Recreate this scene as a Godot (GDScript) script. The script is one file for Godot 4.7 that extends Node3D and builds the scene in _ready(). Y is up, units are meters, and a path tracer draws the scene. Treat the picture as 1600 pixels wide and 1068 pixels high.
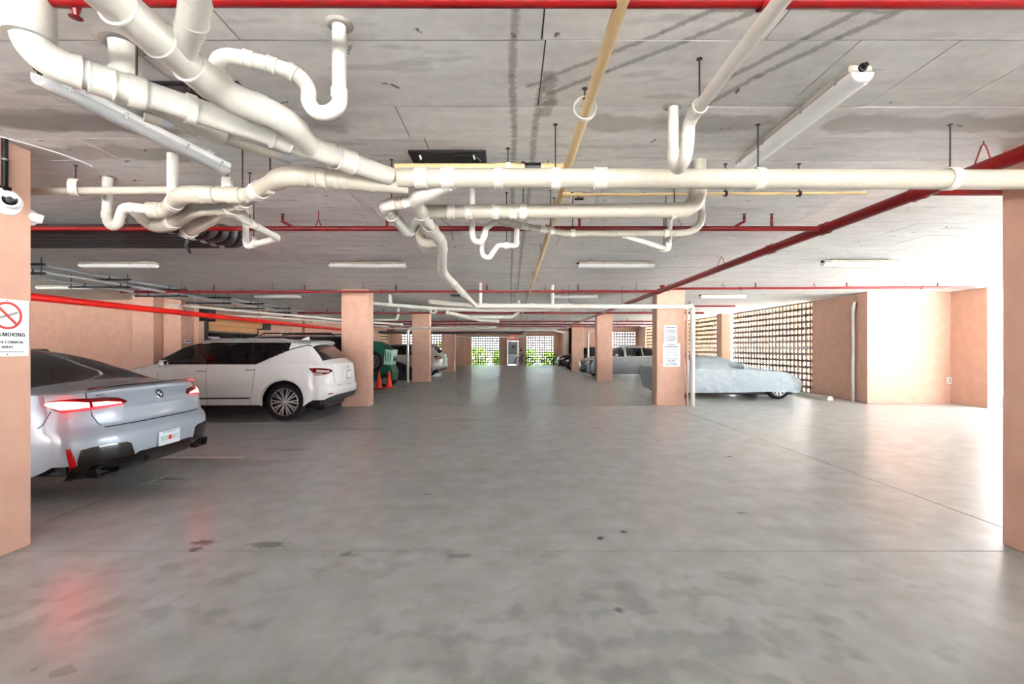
extends Node3D

# World axes: x to the right, y up, -z ahead down the aisle. at(x, y, d) takes the distance d ahead.

var M := {}
var used := {}
var rng := RandomNumberGenerator.new()

const CEIL := 3.0

func _ready() -> void:
	rng.seed = 7
	# --- camera
	var cam := Camera3D.new()
	cam.name = "camera"
	cam.projection = Camera3D.PROJECTION_FRUSTUM
	cam.near = 0.05
	cam.far = 300.0
	cam.size = 0.05 * 1068.0 / 711.0
	cam.frustum_offset = Vector2(0.05 * 2.0 / 711.0, 0.05 * 9.0 / 711.0)
	cam.position = Vector3(0, 1.5, 0)
	add_child(cam)
	cam.current = true
	# --- sky, sun, exposure
	var env := Environment.new()
	env.background_mode = Environment.BG_SKY
	var sky := Sky.new()
	var sm := ProceduralSkyMaterial.new()
	sm.sky_top_color = Color(0.60, 0.75, 0.96)
	sm.sky_horizon_color = Color(0.93, 0.95, 0.98)
	sm.sky_curve = 0.2
	sm.ground_bottom_color = Color(0.6, 0.6, 0.58)
	sm.ground_horizon_color = Color(0.85, 0.87, 0.88)
	sm.sky_energy_multiplier = 1.0
	sky.sky_material = sm
	env.sky = sky
	env.background_energy_multiplier = 0.55
	env.tonemap_mode = Environment.TONE_MAPPER_LINEAR
	env.tonemap_exposure = 23.5
	env.sdfgi_enabled = true
	env.ssao_enabled = true
	env.ssil_enabled = true
	var we := WorldEnvironment.new()
	we.name = "world_environment"
	we.environment = env
	add_child(we)
	var sun := DirectionalLight3D.new()
	sun.name = "sun"
	sun.light_energy = 9.0
	sun.light_color = Color(1.0, 0.995, 0.985)
	sun.light_angular_distance = 0.6
	sun.shadow_enabled = true
	sun.sky_mode = DirectionalLight3D.SKY_MODE_LIGHT_ONLY
	add_child(sun)
	sun.look_at_from_position(Vector3(10, 17, 5), Vector3.ZERO, Vector3.UP)
	# --- the place
	make_materials()
	build_shell()
	build_columns()
	build_screens()
	build_outside()
	build_vehicles()
	build_pipes()
	build_lights()
	build_details()


# ---------------------------------------------------------------- naming and tagging

func at(x: float, y: float, d: float) -> Vector3:
	return Vector3(x, y, -d)

func numbered(n: String) -> String:
	var k: int = used.get(n, -1) + 1
	used[n] = k
	return n if k == 0 else "%s_%03d" % [n, k]

func tag(o: Node3D, label: String, category: String, group := "", kind := "") -> Node3D:
	if label:
		o.set_meta("label", label)
	if category:
		o.set_meta("category", category)
	if group:
		o.set_meta("group", group)
	if kind:
		o.set_meta("kind", kind)
	return o

func thing(called: String, label: String, category: String, where := Vector3.ZERO, group := "") -> Node3D:
	var o := Node3D.new()
	o.name = numbered(called)
	add_child(o)
	o.position = where
	tag(o, label, category, group)
	return o

func part(called: String, mesh: Mesh, mat: Material, parent: Node3D) -> MeshInstance3D:
	var o := MeshInstance3D.new()
	o.mesh = mesh
	o.material_override = null
	if mat:
		for s in mesh.get_surface_count():
			o.set_surface_override_material(s, mat)
	o.name = called
	parent.add_child(o, true)
	return o

func solid(called: String, mesh: Mesh, mat: Material) -> MeshInstance3D:
	var o := part(numbered(called), mesh, mat, self)
	return o


# ---------------------------------------------------------------- mesh builder

class MB:
	var v := PackedVector3Array()
	var n := PackedVector3Array()
	var u := PackedVector2Array()
	var c := PackedColorArray()
	var ix := PackedInt32Array()
	var colored := false
	var tint := Color(1, 1, 1)

	func put(p: Vector3, nn: Vector3, uv := Vector2.ZERO) -> int:
		v.append(p)
		n.append(nn)
		u.append(uv)
		c.append(tint)
		return v.size() - 1

	# corners run counter-clockwise seen from outside; the engine wants clockwise
	func tri_i(a: int, b: int, d: int) -> void:
		ix.append(a)
		ix.append(d)
		ix.append(b)

	func tri(a: Vector3, b: Vector3, d: Vector3) -> void:
		var nn := (b - a).cross(d - a)
		if nn.length_squared() < 1e-16:
			return
		nn = nn.normalized()
		var i := put(a, nn)
		put(b, nn)
		put(d, nn)
		tri_i(i, i + 1, i + 2)

	func quad(a: Vector3, b: Vector3, d: Vector3, e: Vector3, uvs = null) -> void:
		var nn := (d - a).cross(e - b)
		if nn.length_squared() < 1e-16:
			return
		nn = nn.normalized()
		var i := put(a, nn, uvs[0] if uvs else Vector2(0, 0))
		put(b, nn, uvs[1] if uvs else Vector2(1, 0))
		put(d, nn, uvs[2] if uvs else Vector2(1, 1))
		put(e, nn, uvs[3] if uvs else Vector2(0, 1))
		tri_i(i, i + 1, i + 2)
		tri_i(i, i + 2, i + 3)

	func box(lo: Vector3, hi: Vector3) -> void:
		var a := Vector3(minf(lo.x, hi.x), minf(lo.y, hi.y), minf(lo.z, hi.z))
		var b := Vector3(maxf(lo.x, hi.x), maxf(lo.y, hi.y), maxf(lo.z, hi.z))
		quad(Vector3(a.x, a.y, b.z), Vector3(b.x, a.y, b.z), Vector3(b.x, b.y, b.z), Vector3(a.x, b.y, b.z))
		quad(Vector3(b.x, a.y, a.z), Vector3(a.x, a.y, a.z), Vector3(a.x, b.y, a.z), Vector3(b.x, b.y, a.z))
		quad(Vector3(b.x, a.y, b.z), Vector3(b.x, a.y, a.z), Vector3(b.x, b.y, a.z), Vector3(b.x, b.y, b.z))
		quad(Vector3(a.x, a.y, a.z), Vector3(a.x, a.y, b.z), Vector3(a.x, b.y, b.z), Vector3(a.x, b.y, a.z))
		quad(Vector3(a.x, b.y, b.z), Vector3(b.x, b.y, b.z), Vector3(b.x, b.y, a.z), Vector3(a.x, b.y, a.z))
		quad(Vector3(a.x, a.y, a.z), Vector3(b.x, a.y, a.z), Vector3(b.x, a.y, b.z), Vector3(a.x, a.y, b.z))

	# a box with chamfered edges, turned and placed by t
	func cbox(size: Vector3, e: float, t := Transform3D.IDENTITY) -> void:
		var h := size * 0.5
		e = minf(e, minf(h.x, minf(h.y, h.z)) * 0.9)
		var k := {}
		for sx in [-1, 1]:
			for sy in [-1, 1]:
				for sz in [-1, 1]:
					k[[sx, sy, sz, 0]] = t * Vector3(sx * h.x, sy * (h.y - e), sz * (h.z - e))
					k[[sx, sy, sz, 1]] = t * Vector3(sx * (h.x - e), sy * h.y, sz * (h.z - e))
					k[[sx, sy, sz, 2]] = t * Vector3(sx * (h.x - e), sy * (h.y - e), sz * h.z)
		var mid := t.origin
		for s in [-1, 1]:
			out_quad(k[[s, -1, -1, 0]], k[[s, 1, -1, 0]], k[[s, 1, 1, 0]], k[[s, -1, 1, 0]], mid)
			out_quad(k[[-1, s, -1, 1]], k[[1, s, -1, 1]], k[[1, s, 1, 1]], k[[-1, s, 1, 1]], mid)
			out_quad(k[[-1, -1, s, 2]], k[[1, -1, s, 2]], k[[1, 1, s, 2]], k[[-1, 1, s, 2]], mid)
			for r in [-1, 1]:
				out_quad(k[[s, r, -1, 0]], k[[s, r, 1, 0]], k[[s, r, 1, 1]], k[[s, r, -1, 1]], mid)
				out_quad(k[[s, -1, r, 0]], k[[s, 1, r, 0]], k[[s, 1, r, 2]], k[[s, -1, r, 2]], mid)
				out_quad(k[[-1, s, r, 1]], k[[1, s, r, 1]], k[[1, s, r, 2]], k[[-1, s, r, 2]], mid)
				for q in [-1, 1]:
					out_tri(k[[s, r, q, 0]], k[[s, r, q, 1]], k[[s, r, q, 2]], mid)

	func out_quad(a: Vector3, b: Vector3, d: Vector3, e: Vector3, mid: Vector3) -> void:
		if (d - a).cross(e - b).dot((a + d) * 0.5 - mid) >= 0.0:
			quad(a, b, d, e)
		else:
			quad(a, e, d, b)

	func out_tri(a: Vector3, b: Vector3, d: Vector3, mid: Vector3) -> void:
		if (b - a).cross(d - a).dot(a - mid) >= 0.0:
			tri(a, b, d)
		else:
			tri(a, d, b)

	# a round tube along pts; r is one radius or one for each point
	func tube(pts: Array, r, seg := 14, caps := true) -> void:
		var m := pts.size()
		var up := Vector3.UP
		var rings := []
		var dirs := []
		for i in m:
			var dd: Vector3 = (pts[mini(i + 1, m - 1)] - pts[maxi(i - 1, 0)]).normalized()
			if i > 0 and i < m - 1:
				var d1: Vector3 = (pts[i] - pts[i - 1]).normalized()
				var d2: Vector3 = (pts[i + 1] - pts[i]).normalized()
				dd = (d1 + d2).normalized() if (d1 + d2).length() > 0.01 else d1
			dirs.append(dd)
		var first: Vector3 = dirs[0]
		up = Vector3.UP if absf(first.y) < 0.9 else Vector3.RIGHT
		var side := first.cross(up).normalized()
		for i in m:
			var dd: Vector3 = dirs[i]
			side = (side - dd * side.dot(dd)).normalized()
			var other := side.cross(dd).normalized()
			var rad: float = r[i] if r is Array else r
			var start := v.size()
			for k in seg:
				var a := TAU * k / seg
				var nn := side * cos(a) + other * sin(a)
				put(pts[i] + nn * rad, nn, Vector2(float(k) / seg, float(i)))
			rings.append(start)
		for i in m - 1:
			for k in seg:
				var k2 := (k + 1) % seg
				var a: int = rings[i] + k
				var b: int = rings[i] + k2
				var e: int = rings[i + 1] + k
				var f: int = rings[i + 1] + k2
				tri_i(a, f, b)
				tri_i(a, e, f)
		if caps:
			for end in [0, m - 1]:
				var nn: Vector3 = -dirs[0] if end == 0 else dirs[m - 1]
				var rad: float = r[end] if r is Array else r
				if rad < 0.0005:
					continue
				var mid := put(pts[end], nn)
				var ring: int = rings[end]
				var from := v.size()
				for k in seg:
					put(v[ring + k], nn)
				for k in seg:
					if end == 0:
						tri_i(mid, from + k, from + (k + 1) % seg)
					else:
						tri_i(mid, from + (k + 1) % seg, from + k)

	# profile of [radius, height] pairs turned about the axis; each band flat-shaded along the profile unless smooth
	func lathe(prof: Array, origin: Vector3, axis: Vector3, seg := 20, smooth := false, squash := 1.0) -> void:
		var up := Vector3.UP if absf(axis.y) < 0.9 else Vector3.RIGHT
		var sx := up.cross(axis).normalized()
		var sy := axis.cross(sx).normalized() * squash
		for i in prof.size() - 1:
			var p: Array = prof[i]
			var q: Array = prof[i + 1]
			var dr: float = q[0] - p[0]
			var dh: float = q[1] - p[1]
			var slope := Vector2(dh, -dr).normalized()
			var s1 := slope
			var s2 := slope
			if smooth:
				if i > 0:
					s1 = (slope + Vector2(p[1] - prof[i - 1][1], -(p[0] - prof[i - 1][0])).normalized()).normalized()
				if i < prof.size() - 2:
					s2 = (slope + Vector2(prof[i + 2][1] - q[1], -(prof[i + 2][0] - q[0])).normalized()).normalized()
			var from := v.size()
			for k in seg + 1:
				var a := TAU * k / seg
				var rad := sx * cos(a) + sy * sin(a)
				put(origin + rad * p[0] + axis * p[1], (rad * s1.x + axis * s1.y).normalized(), Vector2(float(k) / seg, 0))
				put(origin + rad * q[0] + axis * q[1], (rad * s2.x + axis * s2.y).normalized(), Vector2(float(k) / seg, 1))
			for k in seg:
				var a := from + k * 2
				tri_i(a, a + 2, a + 3)
				tri_i(a, a + 3, a + 1)

	# an outline in the xy plane of t, pushed along its z by depth (from 0 to depth)
	func prism(outline: PackedVector2Array, depth: float, t := Transform3D.IDENTITY) -> void:
		var poly := outline.duplicate()
		if Geometry2D.is_polygon_clockwise(poly):
			poly.reverse()
		var tris := Geometry2D.triangulate_polygon(poly)
		var flip := depth < 0.0
		var nz := t.basis.z.normalized() * (-1.0 if flip else 1.0)
		for layer in 2:
			var from := v.size()
			for p in poly:
				put(t * Vector3(p.x, p.y, depth if layer == 1 else 0.0), nz if layer == 1 else -nz, p)
			for i in range(0, tris.size(), 3):
				var a := from + tris[i]
				var b := from + tris[i + 1]
				var d := from + tris[i + 2]
				if (poly[tris[i + 1]] - poly[tris[i]]).cross(poly[tris[i + 2]] - poly[tris[i]]) < 0:
					var w := b
					b = d
					d = w
				if (layer == 1) != flip:
					tri_i(a, b, d)
				else:
					tri_i(a, d, b)
		for i in poly.size():
			var p := poly[i]
			var q := poly[(i + 1) % poly.size()]
			var a := t * Vector3(p.x, p.y, 0)
			var b := t * Vector3(q.x, q.y, 0)
			var d := t * Vector3(q.x, q.y, depth)
			var e := t * Vector3(p.x, p.y, depth)
			if flip:
				quad(b, a, e, d)
			else:
				quad(a, b, d, e)

	# rows of points joined as a smooth sheet; corner order decides the outside
	func sheet(rows: Array, flip := false, normals = null) -> void:
		var h := rows.size()
		var w: int = rows[0].size()
		var from := v.size()
		for i in h:
			for j in w:
				var nn: Vector3
				if normals:
					nn = normals[i][j]
				else:
					var a: Vector3 = rows[mini(i + 1, h - 1)][j] - rows[maxi(i - 1, 0)][j]
					var b: Vector3 = rows[i][mini(j + 1, w - 1)] - rows[i][maxi(j - 1, 0)]
					nn = b.cross(a).normalized()
					if flip:
						nn = -nn
				put(rows[i][j], nn, Vector2(float(j) / maxf(1, w - 1), float(i) / maxf(1, h - 1)))
		for i in h - 1:
			for j in w - 1:
				var a := from + i * w + j
				var b := a + 1
				var d := a + w
				var e := d + 1
				if flip:
					tri_i(a, d, e)
					tri_i(a, e, b)
				else:
					tri_i(a, b, e)
					tri_i(a, e, d)

	func done() -> ArrayMesh:
		var arr := []
		arr.resize(Mesh.ARRAY_MAX)
		arr[Mesh.ARRAY_VERTEX] = v
		arr[Mesh.ARRAY_NORMAL] = n
		arr[Mesh.ARRAY_TEX_UV] = u
		if colored:
			arr[Mesh.ARRAY_COLOR] = c
		arr[Mesh.ARRAY_INDEX] = ix
		var m := ArrayMesh.new()
		m.add_surface_from_arrays(Mesh.PRIMITIVE_TRIANGLES, arr)
		return m


func box_mesh(lo: Vector3, hi: Vector3) -> ArrayMesh:
	var b := MB.new()
	b.box(lo, hi)
	return b.done()

func cbox_mesh(lo: Vector3, hi: Vector3, e := 0.01) -> ArrayMesh:
	var b := MB.new()
	b.cbox((hi - lo).abs(), e, Transform3D(Basis.IDENTITY, (lo + hi) * 0.5))
	return b.done()

func tube_mesh(pts: Array, r, seg := 14) -> ArrayMesh:
	var b := MB.new()
	b.tube(pts, r, seg)
	return b.done()

func lathe_mesh(prof: Array, origin: Vector3, axis: Vector3, seg := 20, smooth := false) -> ArrayMesh:
	var b := MB.new()
	b.lathe(prof, origin, axis, seg, smooth)
	return b.done()

func lettering(words: String, height: float, mat: Material, parent: Node3D, t: Transform3D, bold := false, called := "lettering") -> MeshInstance3D:
	var tm := TextMesh.new()
	var f := SystemFont.new()
	f.font_names = PackedStringArray(["Droid Sans"])
	if bold:
		f.font_weight = 700
	tm.font = f
	tm.text = words
	tm.font_size = 32
	tm.pixel_size = height / 24.0
	tm.depth = 0.0015
	tm.curve_step = 2.0
	var o := part(called, tm, mat, parent)
	o.transform = t
	return o

# value of a curve given as [[x, y], ...] with rising x, smooth without overshoot
func cv(c: Array, x: float) -> float:
	var m := c.size()
	if x <= c[0][0]:
		return c[0][1]
	if x >= c[m - 1][0]:
		return c[m - 1][1]
	var i := 0
	while c[i + 1][0] < x:
		i += 1
	var h: float = c[i + 1][0] - c[i][0]
	var s: float = (c[i + 1][1] - c[i][1]) / h
	var sl := s
	var sr := s
	if i > 0:
		sl = (c[i][1] - c[i - 1][1]) / (c[i][0] - c[i - 1][0])
	if i < m - 2:
		sr = (c[i + 2][1] - c[i + 1][1]) / (c[i + 2][0] - c[i + 1][0])
	var m0 := 0.0 if sl * s <= 0 else 2.0 * sl * s / (sl + s)
	var m1 := 0.0 if sr * s <= 0 else 2.0 * sr * s / (sr + s)
	if i == 0:
		m0 = s
	if i == m - 2:
		m1 = s
	var t: float = (x - c[i][0]) / h
	var t2 := t * t
	var t3 := t2 * t
	return (2 * t3 - 3 * t2 + 1) * c[i][1] + (t3 - 2 * t2 + t) * h * m0 + (-2 * t3 + 3 * t2) * c[i + 1][1] + (t3 - t2) * h * m1


# ---------------------------------------------------------------- materials

func mat(called: String, color: Color, rough := 0.6, metal := 0.0, coat := 0.0) -> StandardMaterial3D:
	var m := StandardMaterial3D.new()
	m.resource_name = called
	m.albedo_color = color
	m.roughness = rough
	m.metallic = metal
	if coat > 0.0:
		m.clearcoat_enabled = true
		m.clearcoat = coat
		m.clearcoat_roughness = 0.05
	M[called] = m
	return m

func noise_tex(freq: float, lo: Color, hi: Color, size := 512, octaves := 4, seed_ := 1, kind := FastNoiseLite.TYPE_SIMPLEX_SMOOTH, mid = null) -> NoiseTexture2D:
	var f := FastNoiseLite.new()
	f.noise_type = kind
	f.frequency = freq
	f.seed = seed_
	f.fractal_octaves = octaves
	var t := NoiseTexture2D.new()
	t.width = size
	t.height = size
	t.seamless = true
	t.seamless_blend_skirt = 0.2
	t.noise = f
	var g := Gradient.new()
	g.set_color(0, lo)
	g.set_color(1, hi)
	if mid:
		g.add_point(mid[0], mid[1])
	t.color_ramp = g
	return t

func triplanar(m: StandardMaterial3D, per_metre: float) -> void:
	m.uv1_triplanar = true
	m.uv1_world_triplanar = true
	m.uv1_scale = Vector3.ONE * per_metre

func make_materials() -> void:
	var m := mat("salmon_paint", Color(1, 1, 1), 0.72)
	m.albedo_texture = noise_tex(0.012, Color(0.785, 0.62, 0.54), Color(0.83, 0.67, 0.59), 512, 5, 3)
	triplanar(m, 0.5)
	make_floor_material()
	make_ceiling_material()
	m = mat("pvc", Color(1, 1, 1), 0.34)
	m.albedo_texture = noise_tex(0.03, Color(0.70, 0.68, 0.64), Color(0.79, 0.78, 0.75), 512, 5, 21, FastNoiseLite.TYPE_SIMPLEX_SMOOTH, [0.25, Color(0.775, 0.765, 0.73)])
	triplanar(m, 1.4)
	m = mat("pvc_dusty", Color(1, 1, 1), 0.5)
	m.albedo_texture = noise_tex(0.03, Color(0.61, 0.575, 0.52), Color(0.70, 0.675, 0.625), 512, 5, 22, FastNoiseLite.TYPE_SIMPLEX_SMOOTH, [0.25, Color(0.68, 0.655, 0.60)])
	triplanar(m, 1.4)
	m = mat("cpvc", Color(1, 1, 1), 0.42)
	m.albedo_texture = noise_tex(0.03, Color(0.72, 0.60, 0.42), Color(0.82, 0.72, 0.54), 512, 5, 23, FastNoiseLite.TYPE_SIMPLEX_SMOOTH, [0.25, Color(0.80, 0.69, 0.50)])
	triplanar(m, 1.4)
	mat("pvc_clip", Color(0.79, 0.775, 0.735), 0.5)
	mat("red_paint", Color(0.50, 0.025, 0.035), 0.35)
	mat("bright_red_paint", Color(0.90, 0.09, 0.05), 0.33)
	mat("steel", Color(0.55, 0.55, 0.55), 0.4, 0.9)
	mat("galvanized", Color(0.66, 0.68, 0.70), 0.42, 0.35)
	mat("conduit_grey", Color(0.25, 0.25, 0.255), 0.5, 0.2)
	mat("strut_dark", Color(0.10, 0.10, 0.105), 0.5, 0.3)
	mat("rod_dark", Color(0.25, 0.24, 0.23), 0.5, 0.6)
	mat("black_plastic", Color(0.035, 0.035, 0.038), 0.4)
	mat("black_gloss", Color(0.02, 0.02, 0.022), 0.12, 0.0, 0.6)
	mat("rubber", Color(0.055, 0.055, 0.058), 0.75)
	mat("chrome", Color(0.85, 0.86, 0.87), 0.12, 1.0)
	mat("alloy", Color(0.72, 0.72, 0.72), 0.28, 0.9)
	mat("dark_alloy", Color(0.10, 0.10, 0.105), 0.35, 0.6)
	mat("white_enamel", Color(0.90, 0.905, 0.90), 0.35)
	mat("cream_housing", Color(0.74, 0.71, 0.65), 0.45)
	mat("sign_white", Color(0.90, 0.93, 0.96), 0.4)
	mat("sign_red", Color(0.78, 0.22, 0.19), 0.45)
	mat("ink", Color(0.12, 0.14, 0.19), 0.6)
	mat("ink_blue", Color(0.20, 0.26, 0.38), 0.6)
	mat("line_paint", Color(0.86, 0.86, 0.84), 0.55)
	mat("putty", Color(0.62, 0.60, 0.57), 0.85)
	mat("groove", Color(0.09, 0.085, 0.08), 0.9)
	mat("breeze_block", Color(0.58, 0.48, 0.38), 0.85)
	mat("joint_dirt", Color(0.24, 0.23, 0.21), 0.9)
	mat("door_grey", Color(0.66, 0.69, 0.70), 0.45)
	mat("cone_orange", Color(0.95, 0.24, 0.09), 0.45)
	mat("tan_wood", Color(0.83, 0.62, 0.42), 0.6)
	mat("precast", Color(0.80, 0.79, 0.75), 0.85)
	m = mat("clear_lens", Color(0.93, 0.95, 0.96, 0.42), 0.15)
	m.transparency = BaseMaterial3D.TRANSPARENCY_ALPHA
	m = mat("frosted_lens", Color(0.90, 0.905, 0.90), 0.28)
	m = mat("window_dark", Color(0.03, 0.032, 0.035, 0.86), 0.05)
	m.transparency = BaseMaterial3D.TRANSPARENCY_ALPHA
	m = mat("window_green", Color(0.05, 0.07, 0.06, 0.72), 0.05)
	m.transparency = BaseMaterial3D.TRANSPARENCY_ALPHA
	mat("cabin_dark", Color(0.05, 0.045, 0.045), 0.8)
	mat("seat_grey", Color(0.20, 0.19, 0.19), 0.8)
	mat("paint_silver_blue", Color(0.62, 0.67, 0.72), 0.38, 0.2, 0.5)
	mat("paint_white", Color(0.84, 0.84, 0.835), 0.35, 0.0, 0.9)
	mat("paint_black", Color(0.025, 0.025, 0.028), 0.25, 0.0, 0.9)
	mat("paint_silver", Color(0.66, 0.64, 0.61), 0.32, 0.45, 0.9)
	mat("paint_grey", Color(0.52, 0.55, 0.58), 0.32, 0.4, 0.9)
	mat("paint_maroon", Color(0.16, 0.035, 0.035), 0.28, 0.1, 0.9)
	mat("paint_green", Color(0.03, 0.38, 0.30), 0.38, 0.0, 0.3)
	mat("pale_green", Color(0.70, 0.84, 0.79), 0.5)
	m = mat("tail_lit", Color(0.75, 0.04, 0.06), 0.2)
	m.emission_enabled = true
	m.emission = Color(1.0, 0.10, 0.12)
	m.emission_energy_multiplier = 0.5
	m = mat("tail_core", Color(1, 0.6, 0.55), 0.3)
	m.emission_enabled = true
	m.emission = Color(1.0, 0.36, 0.33)
	m.emission_energy_multiplier = 1.5
	mat("tail_red", Color(0.42, 0.01, 0.025), 0.12, 0.0, 0.8)
	mat("tail_clear", Color(0.85, 0.80, 0.80), 0.15, 0.2, 0.8)
	mat("reflector_red", Color(0.65, 0.02, 0.05), 0.2)
	m = mat("exit_red", Color(0.9, 0.3, 0.25), 0.4)
	m.emission_enabled = true
	m.emission = Color(1.0, 0.35, 0.3)
	m.emission_energy_multiplier = 0.12
	m = mat("car_cover", Color(1, 1, 1), 0.62, 0.0)
	m.albedo_texture = noise_tex(0.01, Color(0.62, 0.665, 0.68), Color(0.67, 0.715, 0.73), 512, 3, 31)
	m.uv1_triplanar = true
	m.uv1_scale = Vector3.ONE * 1.2
	m = mat("blue_tarp", Color(0.025, 0.045, 0.12), 0.5)
	m = mat("asphalt", Color(1, 1, 1), 0.9)
	m.albedo_texture = noise_tex(0.03, Color(0.70, 0.695, 0.68), Color(0.78, 0.775, 0.76), 512, 4, 41)
	triplanar(m, 0.4)
	m = mat("forecourt_paving", Color(1, 1, 1), 0.9)
	m.albedo_texture = noise_tex(0.03, Color(0.56, 0.56, 0.55), Color(0.64, 0.64, 0.63), 512, 4, 44)
	triplanar(m, 0.4)
	m = mat("drive_paving", Color(1, 1, 1), 0.9)
	m.albedo_texture = noise_tex(0.03, Color(0.44, 0.44, 0.435), Color(0.52, 0.52, 0.515), 512, 4, 42)
	triplanar(m, 0.4)
	m = mat("leaf", Color(0.20, 0.36, 0.07), 0.55)
	m.backlight_enabled = true
	m.backlight = Color(0.45, 0.6, 0.12)
	mat("bark", Color(0.25, 0.19, 0.14), 0.9)


func fnl(freq: float, seed_: int, octaves := 4, kind := FastNoiseLite.TYPE_SIMPLEX_SMOOTH) -> FastNoiseLite:
	var f := FastNoiseLite.new()
	f.noise_type = kind
	f.frequency = freq
	f.seed = seed_
	f.fractal_octaves = octaves
	return f

# Polished concrete: 28.8 m square laid out in metres from x = -16, d = -2.
const FLOOR_SPAN := 28.8

func make_floor_material() -> void:
	var size := 1728
	var big := fnl(0.0073, 11, 5)
	var fine := fnl(0.075, 12, 4)
	var streak := fnl(0.02, 14, 5)
	var im := Image.create(size, size, false, Image.FORMAT_RGB8)
	var ro := Image.create(size, size, false, Image.FORMAT_L8)
	for y in size:
		for x in size:
			var a := big.get_noise_2d(x, y)
			var b := fine.get_noise_2d(x, y)
			var s := streak.get_noise_2d(x * 0.5, y * 2.2)
			var g := 0.785 + 0.06 * a + 0.035 * b + 0.05 * s
			# worn mottled film: darker patches with ragged edges
			var w := clampf((a * 0.8 + s * 0.6 + b * 0.6 - 0.06) * 2.4, 0.0, 1.0)
			g -= 0.045 * w
			# the worn sealer in front of the viewpoint, blotched with ragged edges
			var near := 1.0 - Vector2((x / 60.0 - 16.0 + 0.9) / 3.4, (y / 60.0 - 2.0 - 1.9) / 0.95).length()
			if near > -0.6:
				g -= 0.09 * smoothstep(0.0, 1.0, (near * 0.5 + b * 0.9 + s * 0.8 + a * 0.5) * 1.2)
			im.set_pixel(x, y, Color(g * 0.975, g * 0.99, g * 0.985))
			ro.set_pixel(x, y, Color.from_hsv(0, 0, 0.31 + 0.035 * s + 0.03 * a + 0.015 * b))
	# small spots of dirt and drips where the photograph shows them: x, d, length, width, darkness
	var spots := [[-2.38, 3.50, 0.09, 0.05, 0.5], [-2.36, 3.38, 0.05, 0.04, 0.5], [-1.86, 3.46, 0.15, 0.06, 0.33], [-0.38, 3.28, 0.10, 0.04, 0.2], [0.70, 3.58, 0.03, 0.03, 0.7], [0.92, 3.70, 0.03, 0.025, 0.7], [0.61, 2.6, 0.035, 0.03, 0.35], [-3.9, 5.2, 0.16, 0.04, 0.45], [-1.2, 3.3, 0.06, 0.04, 0.3], [-4.4, 6.1, 0.5, 0.12, 0.2], [-3.3, 6.7, 0.4, 0.1, 0.16], [-3.0, 8.4, 0.8, 0.12, 0.16], [1.6, 8.5, 0.1, 0.05, 0.2], [-0.6, 12.6, 0.6, 0.14, 0.12], [-3.8, 5.9, 0.7, 0.3, 0.14], [-4.2, 4.7, 0.9, 0.35, 0.16], [-1.0, 9.4, 0.7, 0.2, 0.1]]
	for s in spots:
		var px: float = (s[0] + 16.0) / FLOOR_SPAN * size
		var py: float = (s[1] + 2.0) / FLOOR_SPAN * size
		var rx: float = maxf(s[2] / FLOOR_SPAN * size, 0.8)
		var ry: float = maxf(s[3] / FLOOR_SPAN * size, 0.8)
		for y in range(int(py - ry * 2) - 1, int(py + ry * 2) + 2):
			for x in range(int(px - rx * 2) - 1, int(px + rx * 2) + 2):
				var q := Vector2((x - px) / rx, (y - py) / ry).length() + fine.get_noise_2d(x * 5.0, y * 5.0) * 0.7
				if q < 1.0:
					im.set_pixel(x, y, im.get_pixel(x, y).darkened(s[4] * clampf((1.0 - q) * 3.0, 0.0, 1.0)))
	var m := mat("floor_concrete", Color(1, 1, 1), 1.0)
	m.albedo_texture = ImageTexture.create_from_image(im)
	m.roughness_texture = ImageTexture.create_from_image(ro)
	m.roughness_texture_channel = BaseMaterial3D.TEXTURE_CHANNEL_RED
	m.detail_enabled = true
	m.detail_blend_mode = BaseMaterial3D.BLEND_MODE_MUL
	m.detail_albedo = noise_tex(0.008, Color(0.86, 0.855, 0.845), Color(1, 1, 1), 1024, 7, 15)
	m.detail_uv_layer = BaseMaterial3D.DETAIL_UV_2
	m.uv2_triplanar = true
	m.uv2_world_triplanar = true
	m.uv2_scale = Vector3.ONE * 0.3

# Cast ceiling: 16.4 m square laid out in metres from x = -8.2, d = 0.
const ROOF_SPAN := 16.4

func roof_line(im: Image, pts: Array, width: float, color: Color, n: FastNoiseLite) -> void:
	var k := im.get_width() / ROOF_SPAN
	for i in pts.size() - 1:
		var a := Vector2((pts[i][0] + 8.2) * k, pts[i][1] * k)
		var b := Vector2((pts[i + 1][0] + 8.2) * k, pts[i + 1][1] * k)
		var w := width * 0.5 * k
		var lo := a.min(b) - Vector2.ONE * (w * 2.0 + 2.0)
		var hi := a.max(b) + Vector2.ONE * (w * 2.0 + 2.0)
		for y in range(maxi(int(lo.y), 0), mini(int(hi.y) + 1, im.get_height())):
			for x in range(maxi(int(lo.x), 0), mini(int(hi.x) + 1, im.get_width())):
				var p := Vector2(x, y)
				var q := Geometry2D.get_closest_point_to_segment(p, a, b)
				var r := p.distance_to(q) / w + n.get_noise_2d(x * 1.7, y * 1.7) * 0.55
				if r < 1.0:
					im.set_pixel(x, y, im.get_pixel(x, y).lerp(color, clampf((1.0 - r) * 3.0, 0.0, 1.0) * color.a))

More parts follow.
